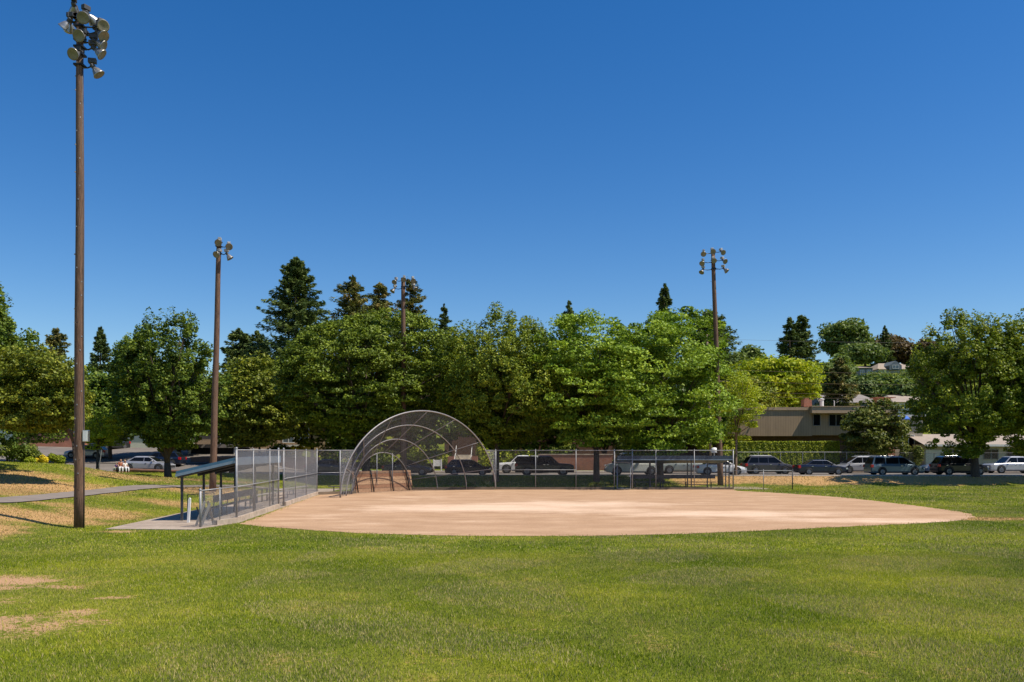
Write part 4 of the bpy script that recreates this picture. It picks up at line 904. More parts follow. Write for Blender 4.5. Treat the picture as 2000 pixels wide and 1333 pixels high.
CARS = {  # L, W, wheel r, wheel xs, lower body top profile [(x, z)], cabin [(bottom rear x, bottom front x), (top rear x, top front x)], roof z, belt z, pillars
 'sedan': dict(L=4.7, W=1.78, r=.33, wx=(-1.38, 1.40), prof=[(-2.35, .66), (-2.25, .92), (-1.65, 1.00), (-1.0, .98), (.9, .94), (1.6, .84), (2.15, .72), (2.35, .55)], cab=(-1.75, 1.25, -.95, .42), roof=1.44, belt=.93, pil=(.0,)),
 'hatch': dict(L=4.3, W=1.75, r=.32, wx=(-1.28, 1.33), prof=[(-2.15, .62), (-2.1, .95), (-1.2, .97), (.9, .93), (1.5, .85), (2.0, .72), (2.15, .55)], cab=(-2.02, 1.3, -1.55, .38), roof=1.47, belt=.94, pil=(-.85, .05)),
 'suv': dict(L=4.8, W=1.88, r=.37, wx=(-1.42, 1.45), prof=[(-2.4, .72), (-2.35, 1.05), (-1.2, 1.08), (.8, 1.06), (1.6, 1.00), (2.2, .88), (2.4, .62)], cab=(-2.3, 1.42, -1.85, .48), roof=1.76, belt=1.05, pil=(-1.1, -.15)),
 'minivan': dict(L=5.05, W=1.95, r=.34, wx=(-1.5, 1.5), prof=[(-2.52, .70), (-2.46, 1.0), (-1.2, 1.04), (1.0, 1.0), (1.8, .90), (2.35, .74), (2.52, .55)], cab=(-2.42, 1.75, -2.15, .55), roof=1.76, belt=1.0, pil=(-1.15, .1)),
 'van': dict(L=5.3, W=2.0, r=.36, wx=(-1.6, 1.6), prof=[(-2.65, .75), (-2.63, 1.2), (1.6, 1.2), (2.3, 1.0), (2.65, .6)], cab=(-2.62, 1.95, -2.55, 1.15), roof=2.08, belt=1.2, pil=(-.9, .35)),
 'pickup': dict(L=5.5, W=1.95, r=.40, wx=(-1.65, 1.70), prof=[(-2.75, .75), (-2.72, 1.12), (-.9, 1.14), (.9, 1.12), (1.2, 1.12), (2.4, 1.05), (2.72, .92), (2.75, .62)], cab=(-.75, 1.35, -.6, .65), roof=1.82, belt=1.12, pil=(.1,)),
 'crewpickup': dict(L=5.5, W=1.9, r=.37, wx=(-1.65, 1.70), prof=[(-2.75, .75), (-2.72, 1.05), (-.9, 1.06), (.9, 1.05), (1.2, 1.04), (2.4, .96), (2.72, .85), (2.75, .6)], cab=(-.95, 1.35, -.75, .65), roof=1.72, belt=1.04, pil=(-.0,)),
}
def car(name, kind, px, Y, face, pc, label, cat, group=None, rz=0, canopy=None, bed=False, zoff=0, Lscale=1.0):
    K = CARS[kind]; x = PX(px, Y); z = ev(x, Y) + .005 + zoff
    slope = math.atan2(ev(x + 2, Y) - ev(x - 2, Y), 4)
    t = thing(name, label, cat, (x, Y, z), rz + (math.pi if face < 0 else 0), group); t.rotation_euler[1] = slope * (1 if face < 0 else -1)
    W_ = K['W'] / 2; mat = PT[pc]; prof = K['prof']; L = K['L']; r = K['r']
    m = MB(); k = 8; st = []
    for i, (px_, zt) in enumerate(prof):
        end = i in (0, len(prof) - 1); near = i in (1, len(prof) - 2); w = W_ * (.86 if end else .95 if near else 1.0); zb = r * .62 + (.08 if end else 0)
        st.append([(px_, -w * .94, zb), (px_, -w, zb + .16), (px_, -w, zt - .20), (px_, -w * .93, zt), (px_, w * .93, zt), (px_, w, zt - .20), (px_, w, zb + .16), (px_, w * .94, zb)])
    m.v = [p for s_ in st for p in s_]
    for i in range(len(st) - 1):
        for j in range(k): m.f.append((i * k + j, i * k + (j + 1) % k, (i + 1) * k + (j + 1) % k, (i + 1) * k + j))
    m.f += [tuple(range(k))[::-1], tuple((len(st) - 1) * k + j for j in range(k))]
    body = m.build('body', mat, t, None, False, .045)
    # cabin
    xr0, xf0, xr1, xf1 = K['cab']; zb, zr = K['belt'] - .03, K['roof']; wb, wt = W_ * .92, W_ * .74
    m = MB(); xm_ = (xr1 + xf1) / 2
    m.add([(xr0, -wb, zb), (xf0, -wb, zb), (xf0, wb, zb), (xr0, wb, zb), (xr1, -wt, zr - .06), (xf1, -wt, zr - .06), (xf1, wt, zr - .06), (xr1, wt, zr - .06), (xr1 + .2, -wt * .8, zr), (xf1 - .25, -wt * .8, zr), (xf1 - .25, wt * .8, zr), (xr1 + .2, wt * .8, zr)],
          [(0, 1, 5, 4), (1, 2, 6, 5), (2, 3, 7, 6), (3, 0, 4, 7), (4, 5, 9, 8), (5, 6, 10, 9), (6, 7, 11, 10), (7, 4, 8, 11), (8, 9, 10, 11)])
    m.build('cabin', mat, t, None, False, .03)
    def lerp(a, b, f): return tuple(a[i] + (b[i] - a[i]) * f for i in range(3))
    def pane(nm, A, B, C, D, off, fa=.06, fb=.94, ga=.1, gb=.86, parent=t, mt='glass'):
        q = []
        for (u, v) in ((fa, ga), (fb, ga), (fb, gb), (fa, gb)): q.append(Vector(lerp(lerp(A, B, u), lerp(D, C, u), v)) + Vector(off) * .012)
        mm = MB(); mm.add(q + [p - Vector(off) * .02 for p in q], [(0, 1, 2, 3), (5, 4, 7, 6), (0, 4, 5, 1), (1, 5, 6, 2), (2, 6, 7, 3), (3, 7, 4, 0)]); return mm.build(nm, M[mt], parent)
    for sy in (-1, 1):
        cuts = [xr0 + .0] + list(K['pil']) + [xf0]; tops = [xr1] + [p for p in K['pil']] + [xf1]
        for i in range(len(cuts) - 1):
            a0, a1, b0, b1 = cuts[i], cuts[i + 1], tops[i], tops[i + 1]
            e0 = .12 if i == 0 else .04 / max(.3, (a1 - a0)); e1 = 1 - (.12 if i == len(cuts) - 2 else .04 / max(.3, (a1 - a0)))
            pane('side_window', (a0, sy * wb, zb), (a1, sy * wb, zb), (b1, sy * wt, zr - .06), (b0, sy * wt, zr - .06), (0, sy, .25), e0, e1, .12, .88)
    pane('windshield', (xf0, -wb, zb), (xf0, wb, zb), (xf1, wt, zr - .06), (xf1, -wt, zr - .06), (.6, 0, .8), .06, .94, .08, .93)
    pane('rear_window', (xr0, -wb, zb), (xr0, wb, zb), (xr1, wt, zr - .06), (xr1, -wt, zr - .06), (-.8, 0, .5), .08, .92, .12, .88)
    if canopy:
        m = MB(); x0, x1 = -2.68, K['cab'][0] + .02; m.add([(x0, -wb, K['belt']), (x1, -wb, K['belt']), (x1, wb, K['belt']), (x0, wb, K['belt']), (x0 + .12, -wt, zr - .05), (x1, -wt, zr - .05), (x1, wt, zr - .05), (x0 + .12, wt, zr - .05)], [(0, 1, 5, 4), (1, 2, 6, 5), (2, 3, 7, 6), (3, 0, 4, 7), (4, 5, 6, 7)]); cn = m.build('bed_canopy', PT[canopy], t, None, False, .02)
        for sy in (-1, 1): pane('side_window', (x0, sy * wb, K['belt']), (x1, sy * wb, K['belt']), (x1, sy * wt, zr - .05), (x0 + .12, sy * wt, zr - .05), (0, sy, .25), .1, .9, .22, .85, cn)
    if bed:
        m = MB(); m.bx((-2.6, -W_ * .8, K['belt'] + .02), (K['cab'][0] - .05, W_ * .8, K['belt'] + .03)); m.build('bed_liner', M['blackplastic'], t)
    # wheels
    for wx in K['wx']:
        for sy in (-1, 1):
            Mx = Matrix.Translation((wx, sy * (W_ - .02), r + .04)) @ Matrix.Rotation(R(90), 4, 'X')
            m = MB(); m.lathe([(.001, -.024), (r * 1.22, -.024), (r * 1.22, .026), (.001, .026)], Mx, 22); m.build('wheel_arch', M['blackplastic'], t)
            Mx = Matrix.Translation((wx, sy * (W_ - .07), r)) @ Matrix.Rotation(R(90) * -sy, 4, 'X')
            m = MB(); m.lathe([(.001, -.1), (r * .9, -.1), (r, -.06), (r, .08), (r * .93, .115), (r * .66, .12), (r * .6, .09), (.001, .085)], Mx, 20); wh = m.build('wheel', M['tyre'], t, None, True)
            m = MB(); m.lathe([(.001, .10), (r * .18, .125), (r * .22, .112), (r * .55, .108), (r * .64, .124), (r * .64, .09), (.001, .09)], Mx, 20); m.build('rim', M['rim'], wh, None, True)
    # lamps, mirrors, trim
    z1 = dict(prof)[prof[-2][0]]; xe = L / 2
    for sy in (-1, 1):
        m = MB(); m.box((xe - .13, sy * W_ * .72, z1 - .13), (.22, .36, .15)); m.build('headlight', M['headlamp'], t, None, False, .02)
        zt = prof[1][1]; m = MB(); m.box((-xe + .10, sy * W_ * .84, zt - .16), (.24, .24, .26)); m.build('tail_light', M['redlamp'], t, None, False, .02)
        m = MB(); m.box((xf0 - .42, sy * (W_ + .07), zb + .13), (.12, .2, .13)); m.build('mirror', mat, t, None, False, .02)
        m = MB(); m.box((0, sy * (W_ - .045), r * .62 + .03), (K['wx'][1] - K['wx'][0] - r * 2.5, .06, .09)); m.build('sill', M['blackplastic'], t)
        m = MB(); 
        for hx in ([c_ + .16 for c_ in (K['cab'][0] + .5,) + tuple(K['pil'][-1:])]): m.box((hx + .05, sy * (W_ + .012), zb - .1), (.18, .03, .035))
        m.build('door_handle', M['chrome'], t)
    m = MB(); m.box((xe - .04, 0, .48), (.1, W_ * 1.5, .22)); m.build('grille', M['blackplastic'], t, None, False, .02)
    m = MB(); m.box((-xe + .03, 0, .50), (.1, W_ * 1.6, .16)); m.build('bumper', M['blackplastic'] if kind in ('suv', 'pickup', 'crewpickup', 'van') else mat, t, None, False, .02)
    if kind in ('suv', 'minivan'):
        m = MB()
        for sy in (-1, 1): m.tube([(xr1 + .2, sy * wt * .86, zr - .02), (xr1 + .3, sy * wt * .86, zr + .05), (xf1 - .3, sy * wt * .86, zr + .05), (xf1 - .2, sy * wt * .86, zr - .02)], .018, 5)
        m.build('roof_rail', M['chrome'], t)
    return t
CG = 'cars parked along the street'
car('parked_car', 'sedan', 288, 79.9, 1, 'silver', 'silver sedan parked behind the log barrier, left of the leafy tree trunk', 'car', CG)
car('parked_car', 'hatch', 317, 86, -1, 'blue', 'dark blue hatchback with red tail light behind the leafy tree trunk at left', 'car', CG)
car('parked_car', 'hatch', 170, 93, -1, 'silver', 'silver hatchback on the rise at far left, partly behind the big floodlight pole', 'car', CG, rz=.1)
car('parked_car', 'suv', 214, 103, -1, 'dark', 'dark car behind the tail of the silver hatchback at far left', 'car', CG, rz=1.2)
car('parked_car', 'sedan', 647, 79.3, 1, 'dark', 'charcoal sedan behind the fence left of the arched backstop', 'car', CG)
car('parked_car', 'sedan', 797, 79.5, 1, 'dark', 'dark sedan seen through the middle of the backstop behind the plank wall', 'car', CG)
car('parked_car', 'hatch', 915, 79.2, 1, 'black', 'black hatchback seen through the right half of the backstop', 'car', CG)
car('parked_truck', 'pickup', 1022, 86, -1, 'white', 'white pickup truck with white bed canopy across the street', 'pickup truck', CG, canopy='white')
car('parked_truck', 'pickup', 1063, 79.3, 1, 'black', 'black pickup truck with black bed canopy behind the tall fence', 'pickup truck', CG, canopy='black')
car('parked_van', 'van', 1236, 80.5, -1, 'van', 'off-white van behind the gate in the tall fence', 'van', CG)
car('parked_truck', 'crewpickup', 1337, 84.5, -1, 'sage', 'long pale grey pickup behind the middle of the right dugout', 'pickup truck', CG)
car('parked_car', 'sedan', 1406, 80, 1, 'white', 'white sedan whose nose shows right of the right dugout', 'car', CG)
car('parked_car', 'suv', 1499, 83.5, 1, 'grey', 'dark grey estate SUV with pale roof in front of the clipped hedge', 'SUV', CG, Lscale=1)
car('parked_car', 'sedan', 1602, 80.5, 1, 'blue', 'dark blue sedan on the sunlit street right of the low fence', 'car', CG)
car('parked_car', 'minivan', 1680, 86, -1, 'silver', 'silver people carrier facing left behind the blue-grey minivan', 'minivan', CG)
car('parked_car', 'minivan', 1746, 79.7, 1, 'bluegrey', 'blue-grey minivan parked left of the big right tree', 'minivan', CG)
car('parked_car', 'sedan', 1845, 86.3, -1, 'midblue', 'blue car mostly hidden behind the black SUV', 'car', CG)
car('parked_car', 'suv', 1873, 80.2, 1, 'black', 'black SUV with red tail light behind the trunk of the big right tree', 'SUV', CG)
car('parked_truck', 'crewpickup', 1978, 86, -1, 'silver', 'silver crew-cab pickup at the right edge of the photograph', 'pickup truck', CG, bed=True)

# ---------------------------------------------------------------- log barrier and the people sitting on it
A = Vector((PX(222, 76.4), 76.4, 0)); B = Vector((PX(362, 76.4), 76.4, 0)); A.z = 1.30; B.z = 1.10
t = thing('log_barrier', 'long brown log rail on short posts along the grass edge at left', 'barrier', ((A + B) / 2).to_tuple()); o3 = t.location
m = MB(); m.tube([A.lerp(B, k / 12) + Vector((0, 0, .01 * math.sin(k * 2))) for k in range(13)], [.16 - .003 * k for k in range(13)], 12); m.build('log', M['log'], t, o3, True)
for k in range(6):
    p = A.lerp(B, (k + .3) / 6); m = MB(); m.tube([(p.x, p.y, ev(p.x, p.y) - .3), (p.x, p.y, p.z - .02)], .09, 8); m.build('post', M['log'], t, o3)
SKIN = simple('skin', (.46, .26, .18), .6, 0, .06, 20)
def cloth(name, c): return simple(name, c, .85, 0, .12, 14)
def person(label, x, y, zseat, rz, s, top, bottom, hair, turn=0, arms=0.0):
    t = thing('person', label, 'person', (x, y, zseat), rz, 'people sitting on the log barrier')
    def skin(name, J, E, mt, parent=t, root=0, sub=2):
        me = bpy.data.meshes.new(name); me.from_pydata([tuple(Vector(p) * s) for p, _ in J], E, []); me.materials.append(mt)
        o = bpy.data.objects.new(name, me); COL.objects.link(o); o.parent = parent
        md = o.modifiers.new('skin', 'SKIN'); md.use_smooth_shade = True
        for v, (_, r) in zip(me.skin_vertices[0].data if me.skin_vertices else [], J): v.radius = (r * s, r * s)
        if not me.skin_vertices:
            bm = bmesh.new(); bm.from_mesh(me); lay = bm.verts.layers.skin.verify()
            for v, (_, r) in zip(bm.verts, J): v[lay].radius = (r * s, r * s)
            bm.verts.ensure_lookup_table(); bm.verts[root][lay].use_root = True; bm.to_mesh(me); bm.free()
        sb = o.modifiers.new('sub', 'SUBSURF'); sb.levels = sub; sb.render_levels = sub
        return o
    # -y is forward
    J = [((0, 0, .10), .135), ((0, .02, .30), .12), ((0, .01, .48), .13), ((0, 0, .58), .055), ((0, -.02, .64), .06), ((0, -.03, .74), .10), ((0, -.03, .82), .075),
         ((.17, .01, .50), .055), ((.24, -.06, .27), .042), ((.17, -.26, .17), .032), ((.14, -.33, .16), .028), ((-.17, .01, .50), .055), ((-.24, -.06, .27), .042), ((-.17, -.26, .17), .032), ((-.14, -.33, .16), .028),
         ((.10, -.06, .08), .09), ((.12, -.44, .09), .065), ((.12, -.47, -.33), .042), ((.12, -.60, -.37), .03), ((-.10, -.06, .08), .09), ((-.13, -.44, .09), .065), ((-.13, -.46, -.33), .042), ((-.13, -.60, -.37), .03)]
    E = [(0, 1), (1, 2), (2, 3), (3, 4), (4, 5), (5, 6), (2, 7), (7, 8), (8, 9), (9, 10), (2, 11), (11, 12), (12, 13), (13, 14), (0, 15), (15, 16), (16, 17), (17, 18), (0, 19), (19, 20), (20, 21), (21, 22)]
    n0 = len(J)
    for sx in (1, -1):
        hnd = 10 if sx > 0 else 14; hx, hy, hz = J[hnd][0]
        for f in range(4): J.append(((hx + (f - 1.5) * .017, hy - .07 - .006 * (f % 2), hz - .03), .0085)); E.append((hnd, len(J) - 1))
        J.append(((hx - sx * .045, hy - .02, hz - .005), .0095)); E.append((hnd, len(J) - 1))
    body = skin('body', J, E, SKIN)
    skin('shirt', [((0, 0, .13), .155), ((0, .02, .30), .14), ((0, .01, .47), .148), ((.165, .01, .50), .072), ((.22, -.04, .36), .062), ((-.165, .01, .50), .072), ((-.22, -.04, .36), .062)], [(0, 1), (1, 2), (2, 3), (3, 4), (2, 5), (5, 6)], top)
    skin('trousers', [((0, 0, .09), .15), ((.10, -.08, .08), .105), ((.12, -.44, .09), .082), ((.12, -.47, -.28), .06), ((-.10, -.08, .08), .105), ((-.13, -.44, .09), .082), ((-.13, -.46, -.28), .06)], [(0, 1), (1, 2), (2, 3), (0, 4), (4, 5), (5, 6)], bottom)
    skin('hair', [((0, .0, .85), .085), ((0, .03, .78), .10), ((0, .05, .66), .075), ((0, .06, .54), .05)], [(0, 1), (1, 2), (2, 3)], hair)
    for sx in (1, -1): m = MB(); m.lathe([(.001, .012), (.009, .008), (.012, 0), (.009, -.008), (.001, -.012)], Matrix.Translation((sx * .035 * s, -.125 * s, .755 * s)), 8); m.build('eye', M['blackplastic'], t)
    m = MB(); m.add([(x_ * s, y_ * s, z_ * s) for x_, y_, z_ in ((-.014, -.125, .715), (.014, -.125, .715), (0, -.155, .72), (0, -.125, .76))], [(0, 1, 2), (1, 3, 2), (3, 0, 2), (0, 3, 1)]); m.build('nose', SKIN, t)
    return t
zl = lambda px: A.z + (B.z - A.z) * (px - 222) / 140 + .12
person('dark-haired person in a rust-coloured top and white trousers sitting on the log barrier', PX(236.5, 76.4), 76.35, zl(236), .5, 1.0, cloth('rust_cloth', (.35, .11, .05)), cloth('white_cotton', (.72, .70, .70)), cloth('dark_brown_hair', (.03, .015, .01)))
person('fair-haired person in white sitting on the log barrier nearest the silver sedan', PX(244.5, 76.4), 76.38, zl(244), .9, .92, cloth('white_shirt_cotton', (.72, .68, .64)), cloth('pale_trouser_cotton', (.74, .74, .76)), cloth('fair_hair', (.38, .24, .10)))
person('small child in a purple top at the left end of the log barrier', PX(227.5, 76.4), 76.38, zl(227) - .02, -.2, .62, cloth('purple_cloth', (.20, .08, .30)), cloth('grey_green_cotton', (.22, .26, .22)), cloth('child_brown_hair', (.06, .035, .02)))
# thin street sign post left
x, y = PX(192, 66), 66; t = thing('sign_post', 'thin leaning grey post on the grass beside the small tree at left', 'post', (x, y, ev(x, y)))
m = MB(); m.tube([(0, 0, -.2), (.25, 0, 1.7)], .03, 6); m.build('post', M['galv'], t)
m = MB(); m.box((.02, 0, .12), (.16, .12, .3)); m.build('base', M['barkpale'], t)

# ---------------------------------------------------------------- trees, shrubs, hedges
def leaf_quads(c, nrm, l, w, rng):
    """rhombic leaves at c with normals nrm"""
    n = len(c); t = rng.normal(0, 1, (n, 3)); a = np.cross(nrm, t); a /= np.linalg.norm(a, axis=1)[:, None] + 1e-9
    b = np.cross(nrm, a); b /= np.linalg.norm(b, axis=1)[:, None] + 1e-9
    L = (l * rng.uniform(.7, 1.3, n))[:, None]; W_ = (w * rng.uniform(.7, 1.3, n))[:, None]
    return np.stack([c - a * L, c + b * W_, c + a * L, c - b * W_], 1).reshape(-1, 3)
def crown_pts(rng, n, shape, lob):
    d = rng.normal(0, 1, (n, 3)); d /= np.linalg.norm(d, axis=1)[:, None]
    return d
def tree(label, px, Y, top, bot, wpx, mat, nclump=260, per=95, leaf=.17, tuft=0.0, trunk_r=.2, shape='oval', flat=.62, bark='bark', seed=0, cr=.85, fork=False, name='deciduous_tree', shell=.5, lean=0, trunk_px=None, group='leafy trees along the street', depth=None, lobes=10, lobamp=.28, cat='tree', zbase=None, inner=.25, yc=0.0):
    rng = np.random.default_rng(1000 + seed)
    x = PX(px, Y); xb = PX(trunk_px if trunk_px is not None else px, Y); zb = ev(xb, Y) if zbase is None else zbase
    zt = 3 - (top - 881) / F * Y; zc0 = 3 - (bot - 881) / F * Y; rx = wpx / F * Y / 2; ry = depth if depth else rx; H = zt - zc0; rz = H / 2; cz = (zt + zc0) / 2; crs = cr; rx0, rz0 = rx, rz; rx = max(rx - cr * .55, rx * .7); ry = max(ry - cr * .45, ry * .7); rz = max(rz - cr * (.40 + .3 * tuft), rz * .75)
    t = thing(name, label, cat, (xb, Y, zb), 0, group); org = np.array([xb, Y, zb])
    if Y < 85: leaf *= .72; per = int(per * 1.75)
    # lobed envelope
    ld = rng.normal(0, 1, (lobes, 3)); ld /= np.linalg.norm(ld, axis=1)[:, None]; la = rng.uniform(-.4, 1, lobes) * lobamp
    d = rng.normal(0, 1, (nclump, 3)); d /= np.linalg.norm(d, axis=1)[:, None]
    rad = np.where(rng.uniform(0, 1, nclump) < inner, rng.uniform(.3, .75, nclump), 1 - shell * rng.uniform(0, 1, nclump) ** 1.8 * .6)
    env = 1 + ((np.maximum(0, d @ ld.T - .55) / .45) * la[None, :]).sum(1) - lobamp * .22
    zz = d[:, 2]
    if shape == 'broad': hs = np.sqrt(np.clip(1 - np.clip(-zz, 0, 1) ** 3, .3, 1)) * 1.06
    elif shape == 'cone': hs = np.clip(.62 - .45 * zz, .1, 1.1) * 1.35
    elif shape == 'vase': hs = np.clip(.85 + .25 * zz, .5, 1.1)
    else: hs = np.ones(nclump)
    P = d * (rad * env)[:, None] * np.stack([rx * hs * .93, ry * hs * .93, np.full(nclump, rz * .95)], -1) + np.array([x, Y + yc, cz])
    P[:, 0] += lean * (P[:, 2] - cz)
    P[:, 2] = np.maximum(P[:, 2], zc0 + .2)
    up = (P[:, 2] - zc0) / H
    # leaves in each clump
    k = nclump * per; ci = np.repeat(np.arange(nclump), per)
    q = rng.normal(0, 1, (k, 3)); q /= np.linalg.norm(q, axis=1)[:, None]
    q *= rng.uniform(.45, 1, k)[:, None] ** .5; q[:, 2] = np.where(q[:, 2] < -.3, q[:, 2] * .4, q[:, 2])
    cs = cr * rng.uniform(.55, 1.35, nclump)
    sc = np.stack([cs * (1 - .35 * tuft), cs * (1 - .35 * tuft), cs * (flat + tuft * (1.2 * up + .2))], -1)
    q = q * sc[ci]; c = P[ci] + q
    kx = rx0 / (np.percentile(np.abs(c[:, 0] - x), 98.5) + 1e-6); kt = (zt - cz) / (np.percentile(c[:, 2] - cz, 99.75) + 1e-6)
    for A_ in (P, c): A_[:, 0] = x + (A_[:, 0] - x) * kx; A_[:, 2] = np.where(A_[:, 2] > cz, cz + (A_[:, 2] - cz) * kt, A_[:, 2])
    out = P - np.array([x, Y + yc, cz]); out /= np.linalg.norm(out, axis=1)[:, None] + 1e-6
    nrm = rng.normal(0, .75, (k, 3)) + out[ci] * .35 + np.array([0, 0, .8]) + q / (np.linalg.norm(q, axis=1)[:, None] + 1e-6) * .4
    nrm /= np.linalg.norm(nrm, axis=1)[:, None]
    V = leaf_quads(c, nrm, leaf, leaf * .62, rng) - org
    tint = np.clip(rng.uniform(.1, .75, nclump)[ci] * .6 + rng.uniform(0, .55, k) + (rng.uniform(0, 1, k) < .05) * .35, 0, 1)
    npmesh('crown', V, 4, LF[mat], t, tint)
    # trunk and limbs
    m = MB(); b0 = Vector((xb, Y, zb)); fz = zb + max(.9, (zc0 - zb) * .9 + .4); top_ = Vector((x + lean * rz * .5, Y + yc, cz + rz * .35)); fk = Vector((xb + (x - xb) * .15, Y, fz))
    m.tube([b0 - Vector((0, 0, .3)), b0 + Vector((0, 0, .15)), fk], [trunk_r * 1.5, trunk_r * 1.15, trunk_r * .92], 10)
    m.tube([fk, fk.lerp(top_, .5) + Vector((rng.uniform(-.3, .3), 0, 0)), top_], [trunk_r * .9, trunk_r * .55, trunk_r * .15], 8)
    for j in range(26 if trunk_r > .12 else 10):
        e = P[rng.integers(0, nclump)]; e = Vector(e); f_ = rng.uniform(0, .55); s_ = fk.lerp(top_, f_); mid = s_.lerp(e, .5) + Vector((rng.uniform(-.4, .4), rng.uniform(-.4, .4), .35 - .1 * rng.uniform(0, 1)))
        r0 = trunk_r * (.55 - .5 * f_ * .8) * rng.uniform(.6, 1); m.tube([s_, mid, e], [r0, r0 * .6, .02], 6)
        for _ in range(2):
            e2 = Vector(P[np.argsort(((P - np.array(e)) ** 2).sum(1))[rng.integers(1, 6)]]); m.tube([mid, e2], [r0 * .4, .015], 5)
    m.build('trunk', M[bark], t, b0, True)
    return t
def conifer(label, px, Y, top, bot, wpx, mat='fir', n_br=150, per=120, seed=0, droop=.25, name='conifer', power=.85, sparse=0.0, group='tall conifers behind the street', leaf=.22, wob=.22, zbase=None, column=0.0, trunk_r=.3):
    rng = np.random.default_rng(5000 + seed); x = PX(px, Y); zt = 3 - (top - 881) / F * Y; zb0 = 3 - (bot - 881) / F * Y; zg = ev(x, Y) if zbase is None else zbase; Rm = wpx / F * Y / 2; H = zt - zb0
    t = thing(name, label, 'tree', (x, Y, zg), 0, group); org = np.array([x, Y, zg])
    n_br = int(n_br * 1.25); f = rng.uniform(0, 1, n_br) ** .9; f = np.sort(f)                       # 0 = bottom, 1 = top
    az_ = rng.uniform(0, 2 * np.pi, n_br); rr = Rm * 1.2 * (np.clip(1 - f, 0, 1) ** power * (1 - column) + column * np.clip((1 - f) * 5, 0, 1) ** .6 * .9) * rng.uniform(1 - wob * 1.6, 1 + wob, n_br) * (1 - .3 * np.clip(.12 - f, 0, 1) / .12) + .05
    k = n_br * per; bi = np.repeat(np.arange(n_br), per); s = rng.uniform(.12, 1, k) ** .75
    d2 = np.stack([np.cos(az_), np.sin(az_)], -1); R_ = rr[bi] * s
    sagv = -droop * rr[bi] * (s ** 1.3) + .22 * rr[bi] * s ** 3
    z = zb0 + f[bi] * H + sagv
    side = rng.uniform(-1, 1, k) * (.04 + .34 * rr[bi] * (1.04 - s) * np.minimum(1, s * 3)); hang = rng.normal(-.2, 1, k) * (.10 + .07 * rr[bi] * (1.05 - s)) - .2 * np.abs(side)
    c = np.stack([x + d2[bi, 0] * R_ - d2[bi, 1] * side, Y + d2[bi, 1] * R_ + d2[bi, 0] * side, z + hang], -1)
    th = np.sign(side) * rng.uniform(.2, 1.0, k) + rng.normal(0, .25, k); ct, st_ = np.cos(th), np.sin(th)
    A_ = np.stack([d2[bi, 0] * ct - d2[bi, 1] * st_, d2[bi, 1] * ct + d2[bi, 0] * st_, rng.normal(-.15, .3, k)], -1); A_ /= np.linalg.norm(A_, axis=1)[:, None]
    B_ = np.cross(A_, rng.normal(0, .55, (k, 3)) + np.array([0, 0, 1.])); B_ /= np.linalg.norm(B_, axis=1)[:, None]
    l_ = (leaf * rng.uniform(.6, 1.25, k) * (.5 + .5 * np.minimum(1, rr[bi] / 1.6)))[:, None]; V = (np.stack([c - A_ * l_, c + B_ * l_ * .3, c + A_ * l_, c - B_ * l_ * .3], 1) - org).reshape(-1, 3)
    tint = np.clip(rng.uniform(0, .6, n_br)[bi] + rng.uniform(0, .5, k), 0, 1)
    npmesh('crown', V, 4, LF[mat], t, tint)
    m = MB(); m.tube([(0, 0, -.5), (0, 0, zt - zg - .3)], [trunk_r, .03], 8)
    for i in range(0, n_br, 2):
        p0 = Vector((0, 0, zb0 - zg + f[i] * H)); p1 = p0 + Vector((d2[i, 0] * rr[i] * .8, d2[i, 1] * rr[i] * .8, -droop * rr[i] * .7)); m.tube([p0, p1], [.06, .015], 4, False)
    m.build('trunk', M['bark'], t, None, True)
    return t
def shrub(label, px, Y, top, bot, wpx, mat, n=1800, leaf=.11, seed=0, depth=None, name='shrub', cat='shrub', lumps=7, group='shrubs across the street', zbase=None):
    rng = np.random.default_rng(9000 + seed); x = PX(px, Y); zt = 3 - (top - 881) / F * Y; zb = ev(x, Y) if zbase is None else zbase; z0 = max(zb, 3 - (bot - 881) / F * Y) ; rx = wpx / F * Y / 2; ry = depth or rx * .8
    t = thing(name, label, cat, (x, Y, zb), 0, group); H = zt - z0
    lc = np.stack([rng.uniform(-.7, .7, lumps) * rx, rng.uniform(-.6, .6, lumps) * ry, rng.uniform(.35, .72, lumps) * H + z0 - zb], -1); ls = rng.uniform(.35, .6, lumps)
    i = rng.integers(0, lumps, n); d = rng.normal(0, 1, (n, 3)); d /= np.linalg.norm(d, axis=1)[:, None]; q = d * rng.uniform(.6, 1, n)[:, None]
    c = lc[i] + q * np.stack([ls[i] * rx, ls[i] * ry, ls[i] * H * .75], -1); c[:, 2] = np.clip(c[:, 2], .03, zt - zb + .1)
    nrm = d + rng.normal(0, .5, (n, 3)) + np.array([0, 0, .5]); nrm /= np.linalg.norm(nrm, axis=1)[:, None]
    npmesh('foliage', leaf_quads(c, nrm, leaf, leaf * .6, rng), 4, LF[mat], t, np.clip(rng.uniform(0, .5, lumps)[i] + rng.uniform(0, .6, n), 0, 1))
    m = MB()
    for j in range(5): e = lc[rng.integers(0, lumps)]; m.tube([(rng.uniform(-.1, .1), rng.uniform(-.1, .1), -.1), tuple(e * np.array([.5, .5, .6])), tuple(e)], [.04, .03, .01], 5)
    m.build('stem', M['bark'], t, None, True)
    return t
